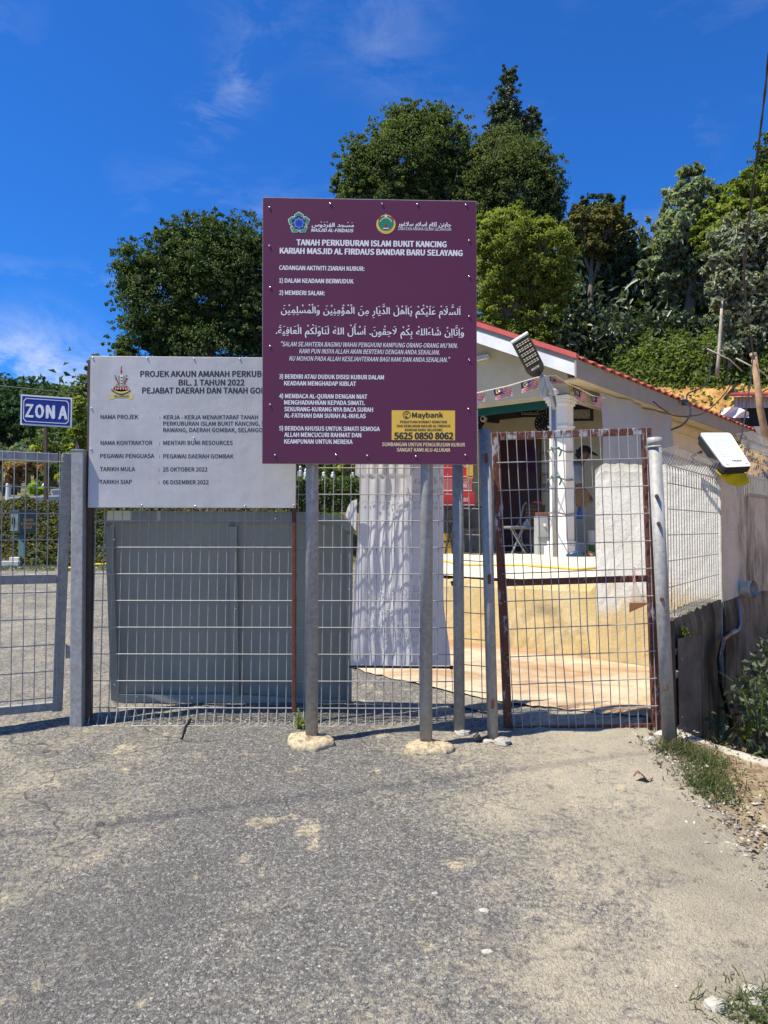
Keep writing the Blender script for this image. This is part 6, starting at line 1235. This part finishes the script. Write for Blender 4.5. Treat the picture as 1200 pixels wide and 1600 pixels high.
cx0, cx1 = Vector((-1.52, 3.05, .3)), Vector((1.30, 3.92, .4)); hgt = 7.5; sh_ = Vector((SUN_TO.x, SUN_TO.y, SUN_TO.z)) * (hgt / SUN_TO.z); d_ = (cx1 - cx0).normalized()
cable('overhead power cable high above the drive whose shadow crosses the asphalt', [cx0 + sh_ - d_ * 30 + Vector((0, 0, 1)), cx0 + sh_ - d_ * 6, cx0 + sh_ + Vector((0, 0, -.1)), cx1 + sh_ + Vector((0, 0, -.1)), cx1 + sh_ + d_ * 6, cx1 + sh_ + d_ * 30 + Vector((0, 0, 1))], .007, 1, nm='power_cable')
wn_ = Vector((.78, -.625, 0))
def WP(u, v, o=0): return plane_hit(u, v, wn_, Vector((2.285, 5.214, 1)) + wn_ * o)
dp = thing('drain_pipe', 'short wide white drain pipe sticking out of the dark wall', 'pipe', WP(1148, 918)); a = WP(1146, 921, -.05); b = P(1178, 921, a.y - .12)
mb = MB().tube([a, b], .062, 20, False); mb.tube([a, b + (b - a).normalized() * -.001], .055, 20, False); mb.build('pipe_body', mat('stained white pvc', (.50, .47, .38), .6, var=.45, scale=22), dp, smooth=True)
MB().tube([b - (b - a).normalized() * .008, b], [.064, .064], 20, False).build('rim', M_WHITEP, dp); MB().tube([a + (b - a) * .3, a + (b - a) * .31], .052, 16).build('bore_shade_disc', M_BLACKM, dp)  # black disc stands in for the shade deep in the pipe
gp = thing('water_pipe', 'thin grey elbow pipe running down the dark wall below the drain pipe', 'pipe', WP(1156, 940, .03)); MB().tube([WP(1154, 936, .03), WP(1157, 975, .03), WP(1154, 984, .03), WP(1145, 989, .03)], .012, 8).build('pipe_body', mat('grey pvc', (.28, .28, .28), .5), gp, smooth=True); MB().tube([WP(1149, 986, .03), WP(1141, 990, .03)], .018, 8).build('coupling', mat('grey pvc', (.28, .28, .28)), gp)
tag(MB().tube([WP(1143, 989, .03), WP(1130, 1000, .06), WP(1124, 1030, .08), WP(1127, 1070, .08), WP(1137, 1110, .08), WP(1143, 1135, .06)], .016, 8).build('black_hose', mat('black rubber hose', (.012, .014, .022), .35), smooth=True, loc=WP(1130, 1040, .05)), 'black hose curving down the dark wall from the elbow pipe', 'hose')
pk = thing('plank', 'weathered grey brown plank leaning on the low dark wall beside the hinge post', 'plank', P(1078, 1158, 4.3)); MB().hexa([P(1062, 1158, 4.26), P(1097, 1148, 4.42), P(1097, 1148, 4.45), P(1062, 1158, 4.29), P(1059, 998, 4.32), P(1095, 992, 4.48), P(1095, 992, 4.51), P(1059, 998, 4.35)]).build('board', mat('wet weathered timber', (.13, .11, .08), .85, var=.45, scale=8, bump=.7, bscale=30), pk)
for z in (1030, 1120): MB().tube([P(1066, z, 4.28), P(1066, z, 4.285)], .005, 6).build('nail', M_RUST2, pk)
def rock(name, c, r, m, label=None, cat=None, grp=None, sub=2):
    rr = Vector((r * random.uniform(.8, 1.3), r * random.uniform(.7, 1.1), r * random.uniform(.5, .8))); mb = MB(); sd = random.random() * 20
    def f(s, t): th = math.pi * t; ph = 2 * math.pi * s; k = 1 + .25 * hn(sd + math.cos(ph) * math.sin(th), sd + math.sin(ph) + math.cos(th), 1.1); return c + Vector((rr.x * math.sin(th) * math.cos(ph) * k, rr.y * math.sin(th) * math.sin(ph) * k, rr.z * math.cos(th) * k))
    mb.grid(f, 9, 6); return tag(mb.build(name, m, loc=c), label, cat, grp)
M_CHUNK = M_conc('broken concrete', [(.30, .28, .24), (.45, .42, .36), (.6, .56, .48)], .9)
rock('concrete_lump', P(1051, 1052, 4.34), .036, M_CHUNK, 'lump of pale broken concrete stuck between the hinge post and the plank', 'lump')
rock('concrete_lump', P(1051, 1018, 4.38), .035, M_CHUNK, 'crumbling grey concrete lump on the wall end above the plank', 'lump')
for (u, v, r, lab) in [(785, 1165, .045, 'flat mortar lump at the foot of the latch post'), (764, 1163, .03, 'small mortar lump left of the latch post foot'), (1015, 1160, .03, 'mortar lump under the gate near the hinge post'), (1036, 1155, .045, 'pale rubble piece at the hinge post foot'), (722, 1150, .04, 'mortar crumb at the foot of the post beside the banner'), (1164, 1290, .019, 'white round pebble at the grass edge'), (679, 1403, .016, 'white flat pebble alone on the asphalt'), (762, 1495, .016, 'grey stone standing on the asphalt near the bottom'), (1176, 1556, .03, 'grey angular stone at the bottom right corner'), (1120, 1580, .028, 'pale flat stone left of the corner stones'), (1180, 1576, .022, 'small grey stone below the corner stone'), (756, 1430, .016, 'beige flat pebble near the middle of the asphalt')]:
    c = G(u, v); rock('stone', c + Vector((0, 0, .012)), r, M_CHUNK, lab, 'stone', 'loose stones by the gate')
t = thing('bottle_cap', 'small black plastic cap on the ground between the sign pole and the latch post', 'cap', G(742, 1162)); c_ = t.location; MB().tube([c_ + Vector((0, 0, .02)), c_ + Vector((.03, 0, .04))], [.02, .024], 12).build('cap_body', M_BLACK, t)
for (pts, lab) in [([G(700, 1108), G(724, 1111), G(750, 1117), G(764, 1120)], 'thin black rod lying on the ground behind the narrow mesh'), ([G(283, 1160), G(290, 1140), G(298, 1128)], 'thin dead twig under the left of the mesh fence')]:
    tag(MB().tube([p + Vector((0, 0, .02)) for p in pts], .006, 6).build('stick', M_BLACK, smooth=True, loc=pts[0]), lab, 'stick')
lf = thing('dead_leaf', 'curled reddish brown dead leaf on the dusty asphalt near the grass', 'leaf', G(1005, 1225)); c_ = lf.location + Vector((0, 0, .03)); MB().grid(lambda s, t: c_ + Vector((.09 * (s - .5), .05 * (t - .5) * math.sin(3.14 * s), .02 * math.sin(s * 6) + .015 * abs(t - .5))), 8, 4).build('blade', mat('dead leaf', (.22, .08, .05), .7), lf)
lf = thing('dead_leaf', 'small dark red dead leaf at the right of the dusty asphalt', 'leaf', G(1146, 1366)); c_ = lf.location + Vector((0, 0, .025)); MB().grid(lambda s, t: c_ + Vector((.05 * (s - .5), .03 * (t - .5) * math.sin(3.14 * s), .012 * math.sin(s * 5))), 6, 3).build('blade', mat('dead leaf', (.2, .05, .04)), lf)
# litter of leaves by the left post
# loose gravel
def gravel(n, fn, rmin, rmax, m, name, p=2.5):
    base = np.array([[0, 0, .6], [1, 0, 0], [.2, .9, .05], [-.9, .3, 0], [-.4, -.8, .05], [.6, -.7, 0]]); fc = np.array([[0, 1, 2], [0, 2, 3], [0, 3, 4], [0, 4, 5], [0, 5, 1]])
    V = np.empty((n, 6, 3)); 
    for i in range(n):
        x, y = fn(); r = rmin + (rmax - rmin) * random.random() ** p; a = random.random() * 6.28; c, s = math.cos(a), math.sin(a); b = base * np.array([1, random.uniform(.5, 1), random.uniform(.5, 1.1)]) + RNG.normal(size=(6, 3)) * .14
        V[i] = np.stack([(b[:, 0] * c - b[:, 1] * s) * r + x, (b[:, 0] * s + b[:, 1] * c) * r + y, b[:, 2] * r + gz(x, y) + .013], 1)
    F = (np.arange(n)[:, None, None] * 6 + fc[None]).reshape(-1, 3); return tag(npmesh(name, V.reshape(-1, 3), F, m), kind='stuff')
def M_grav():
    t = NT('loose chippings'); g = t.new('ShaderNodeNewGeometry'); c = t.ramp(g.outputs['Random Per Island'], [(0, (.07, .07, .068)), (.35, (.15, .145, .135)), (.65, (.26, .24, .20)), (.9, (.38, .34, .27)), (1, (.55, .52, .46))]); return t.done(c, .85)
MG = M_grav()
def road_pt():
    while True:
        y = 1.5 + 3.1 * random.random() ** 1.2; x = random.uniform(-2.2, edge(y) + .05)
        if abs(x) < y * .56: return x, y
gravel(11000, road_pt, .0012, .0050, MG, 'chippings', 4)
gravel(2600, lambda: ((lambda y: (edge(y) + random.gauss(.02, .09), y))(random.uniform(1.5, 4.3))), .003, .014, MG, 'gravel', 2.2)
gravel(900, lambda: (random.gauss(0, .9) - .3, FD + random.gauss(.0, .03)), .003, .012, MG, 'gravel', 2)
def litt():
    y = random.uniform(1.6, 4.2); x = edge(y) + random.uniform(-.12, .42); return (x, y, gz(x, y) + .02)
scatter(litt, 700, .026, leafmat('dry leaf litter', [(.12, .07, .04), (.26, .17, .09), (.36, .28, .18), (.08, .10, .04)], .7, .2), 'leaf_litter', kind='stuff', aspect=.45, ub=1.5)
# grass tufts on the verge
def blades(name, spots, m, h=(.04, .12), w=.004, n=40, spread=.07, lean=.6, kind='stuff', bz=0):
    V, F = [], []
    for (x, y, k, *zz) in spots:
        for _ in range(int(n * k)):
            bx, by = x + random.gauss(0, spread), y + random.gauss(0, spread); z = (zz[0] if zz else gz(bx, by)) + .005 + bz; hh = random.uniform(*h); a = random.random() * 6.28; dx, dy = math.cos(a), math.sin(a); l = random.uniform(.1, lean) * hh; i = len(V); px, py = -dy * w, dx * w
            V += [(bx - px, by - py, z), (bx + px, by + py, z), (bx + dx * l * .45 + px * .7, by + dy * l * .45 + py * .7, z + hh * .62), (bx + dx * l * .45 - px * .7, by + dy * l * .45 - py * .7, z + hh * .62), (bx + dx * l * 1.3, by + dy * l * 1.3, z + hh * .9)]
            F += [(i, i + 1, i + 2), (i, i + 2, i + 3), (i + 3, i + 2, i + 4)]
    return tag(npmesh(name, np.array(V), np.array(F), m), kind=kind)
M_GRASS = leafmat('verge grass', [(.03, .055, .015), (.06, .10, .025), (.12, .15, .05)], .5, .35); M_GRDRY = leafmat('dry grass', [(.14, .11, .06), (.22, .18, .10)], .7, .3)
def ring(us): return [(G(u, v).x, G(u, v).y, k) for u, v, k in us]
blades('grass', ring([(1062, 1175, 1.4), (1085, 1182, 1.0), (1108, 1197, 1.4), (1125, 1215, 2.0), (1150, 1222, 1.6), (1098, 1232, .9), (1135, 1258, 1.6), (1160, 1262, 2.2), (1185, 1250, 2.6), (1192, 1225, 1.6), (1120, 1246, 1.0), (1180, 1275, 1.6), (1155, 1285, .8), (1045, 1170, .6), (1185, 1590, 1.0), (1168, 1592, .5), (1215, 1240, 3), (1230, 1280, 3), (1100, 1215, .8), (1140, 1236, 1.0), (1170, 1240, 1.6), (1195, 1275, 2.0), (1205, 1255, 2), (1110, 1225, .8)]), M_GRASS, (.012, .05), .0026, 230, .055, 1.7)
blades('dry_grass', ring([(1080, 1190, 1), (1110, 1215, 1), (1140, 1240, 1), (1062, 1172, 1), (1045, 1172, .6), (1150, 1255, 1), (1120, 1235, .7), (1175, 1270, 1), (1098, 1190, .6), (1190, 1595, .5)]), M_GRDRY, (.02, .08), .0022, 60, .06, 1.4)
def plant(label, c, h, n, m, ls=.05, name='weed', branch=5):
    t = thing(name, label, 'plant', c); mb = MB(); C, N = [], []
    for b in range(branch):
        a = random.random() * 6.28; tip = c + Vector((math.cos(a) * h * .3 * (b > 0), math.sin(a) * h * .3 * (b > 0), h * (1 if b == 0 else random.uniform(.45, .85)))); mb.tube([c, c.lerp(tip, .5) + Vector((0, 0, h * .08)), tip], [.0035, .003, .0015], 5)
        for k in range(n // branch): f = random.uniform(.3, 1); p = c.lerp(tip, f) + Vector((random.gauss(0, ls * .5), random.gauss(0, ls * .5), random.gauss(0, ls * .2))); C.append(p); N.append((random.gauss(0, .5), random.gauss(-.2, .5), 1))
    leafmesh('leaves', np.array(C), unit(np.array(N)), ls, m, t, .42); mb.build('stems', mat('green stem', (.06, .10, .03), .6), t); return t
plant('young upright weed with pointed leaves growing at the ditch edge', G(1150, 1195) + Vector((0, 0, 0)), .26, 70, LM['mid'], .045); plant('small green weed growing beside the left sign pole', G(466, 1142), .12, 70, LM['bright'], .022)
plant('leafy weed in the verge grass at the right edge', G(1190, 1245), .20, 90, LM['mid'], .04); plant('little creeper with bright leaves on top of the low dark wall', P(1068, 985, 4.45) - Vector((0, 0, .05)), .09, 16, LM['bright'], .05); plant('broad leaved plant rising out of the ditch', P(1168, 1165, 4.6), .22, 22, LM['bright'], .06)
# ditch vegetation
def pxu(x, y, z): c = (y * cT + (z - EYE) * sT); return 600 + FPX * x / c
def capv(u, n=0): return max(985, 1150 - (u - 1090) * 1.5) + n
def ditchp(tall=1):
    while True:
        y = random.uniform(4.0, 6.4); x = wallx(y) + random.uniform(.05, .9); g = gz(x, y); z = g + random.random() * 2.0 * tall; u = pxu(x, y, z)
        if u > 1075 and pxv(x, y, z) > capv(u, 26 * hn(x * 2, y * 2, 1.5)): return (x, y, z)
scatter(ditchp, 4200, .055, LM['dark'], 'undergrowth', kind='stuff', aspect=.5)
def ditch():
    while True:
        y = random.uniform(3.4, 9); e = random.uniform(.08, 4.4) ; x = wallx(y) + e
        if x < y * .66: c = .5 + .5 * hn(x, y, 1.4); return (x, y, gz(x, y) + random.random() ** 1.3 * (.08 + .5 * c) * min(1, (x - wallx(y)) / .5 + .2) - .12)
scatter(ditch, 34000, .05, LM['dark'], 'undergrowth', kind='stuff', aspect=.6)
sp_ = [(wallx(y) + random.uniform(.2, 3), y, 1) for y in [random.uniform(3.8, 8.5) for _ in range(150)]]
sp2 = [q[:2] + (1, q[2]) for q in [ditchp(.85) for _ in range(170)]]
blades('grass', sp_, leafmat('ditch grass', [(.02, .05, .015), (.05, .09, .03)], .45, .3), (.15, .5), .006, 16, .09, 1.1)
blades('grass', sp2, leafmat('tall ditch grass', [(.05, .09, .03), (.09, .14, .05)], .45, .3), (.10, .26), .004, 9, .04, 1.6)
# dead branches on the right hillside
for n_, (q, r, lab) in enumerate([([(1120, 590), (1123, 560), (1127, 500), (1128, 470)], .05, 'pale bare upright trunk on the hillside at right'), ([(1150, 560), (1185, 578), (1215, 600)], .02, 'fallen pale branch on the slope beside the wooden pole'), ([(1105, 545), (1140, 562), (1160, 580)], .018, 'fallen grey branch among the undergrowth')]):
    D = 18.6 - n_ * .5; tag(MB().tube([P(u, v, D) for u, v in q], [r, r * .9, r * .8, r * .6][:len(q)], 7).build('dead_branch', mat('bleached wood', (.42, .36, .28), .85, var=.3, scale=8), smooth=True, loc=P(*q[0], D)), lab, 'branch')
for n_ in range(10):
    u = random.uniform(1110, 1200); v0 = random.uniform(330, 420); D = 19.2; tt = [P(u + 4 * math.sin(k * 1.3 + n_), v0 + k * random.uniform(25, 34), D + .1 * math.sin(k + n_)) for k in range(6)]
    tag(MB().tube(tt, .010, 5, False).build('vine', mat('dry vine', (.22, .16, .11), .9), smooth=True, loc=tt[0]), 'thin brown vine hanging from the crown of the vine covered tree', 'vine', 'vines hanging at the right edge')
print('objects', len(bpy.data.objects), 'tris', sum(len(m.polygons) for m in bpy.data.meshes))
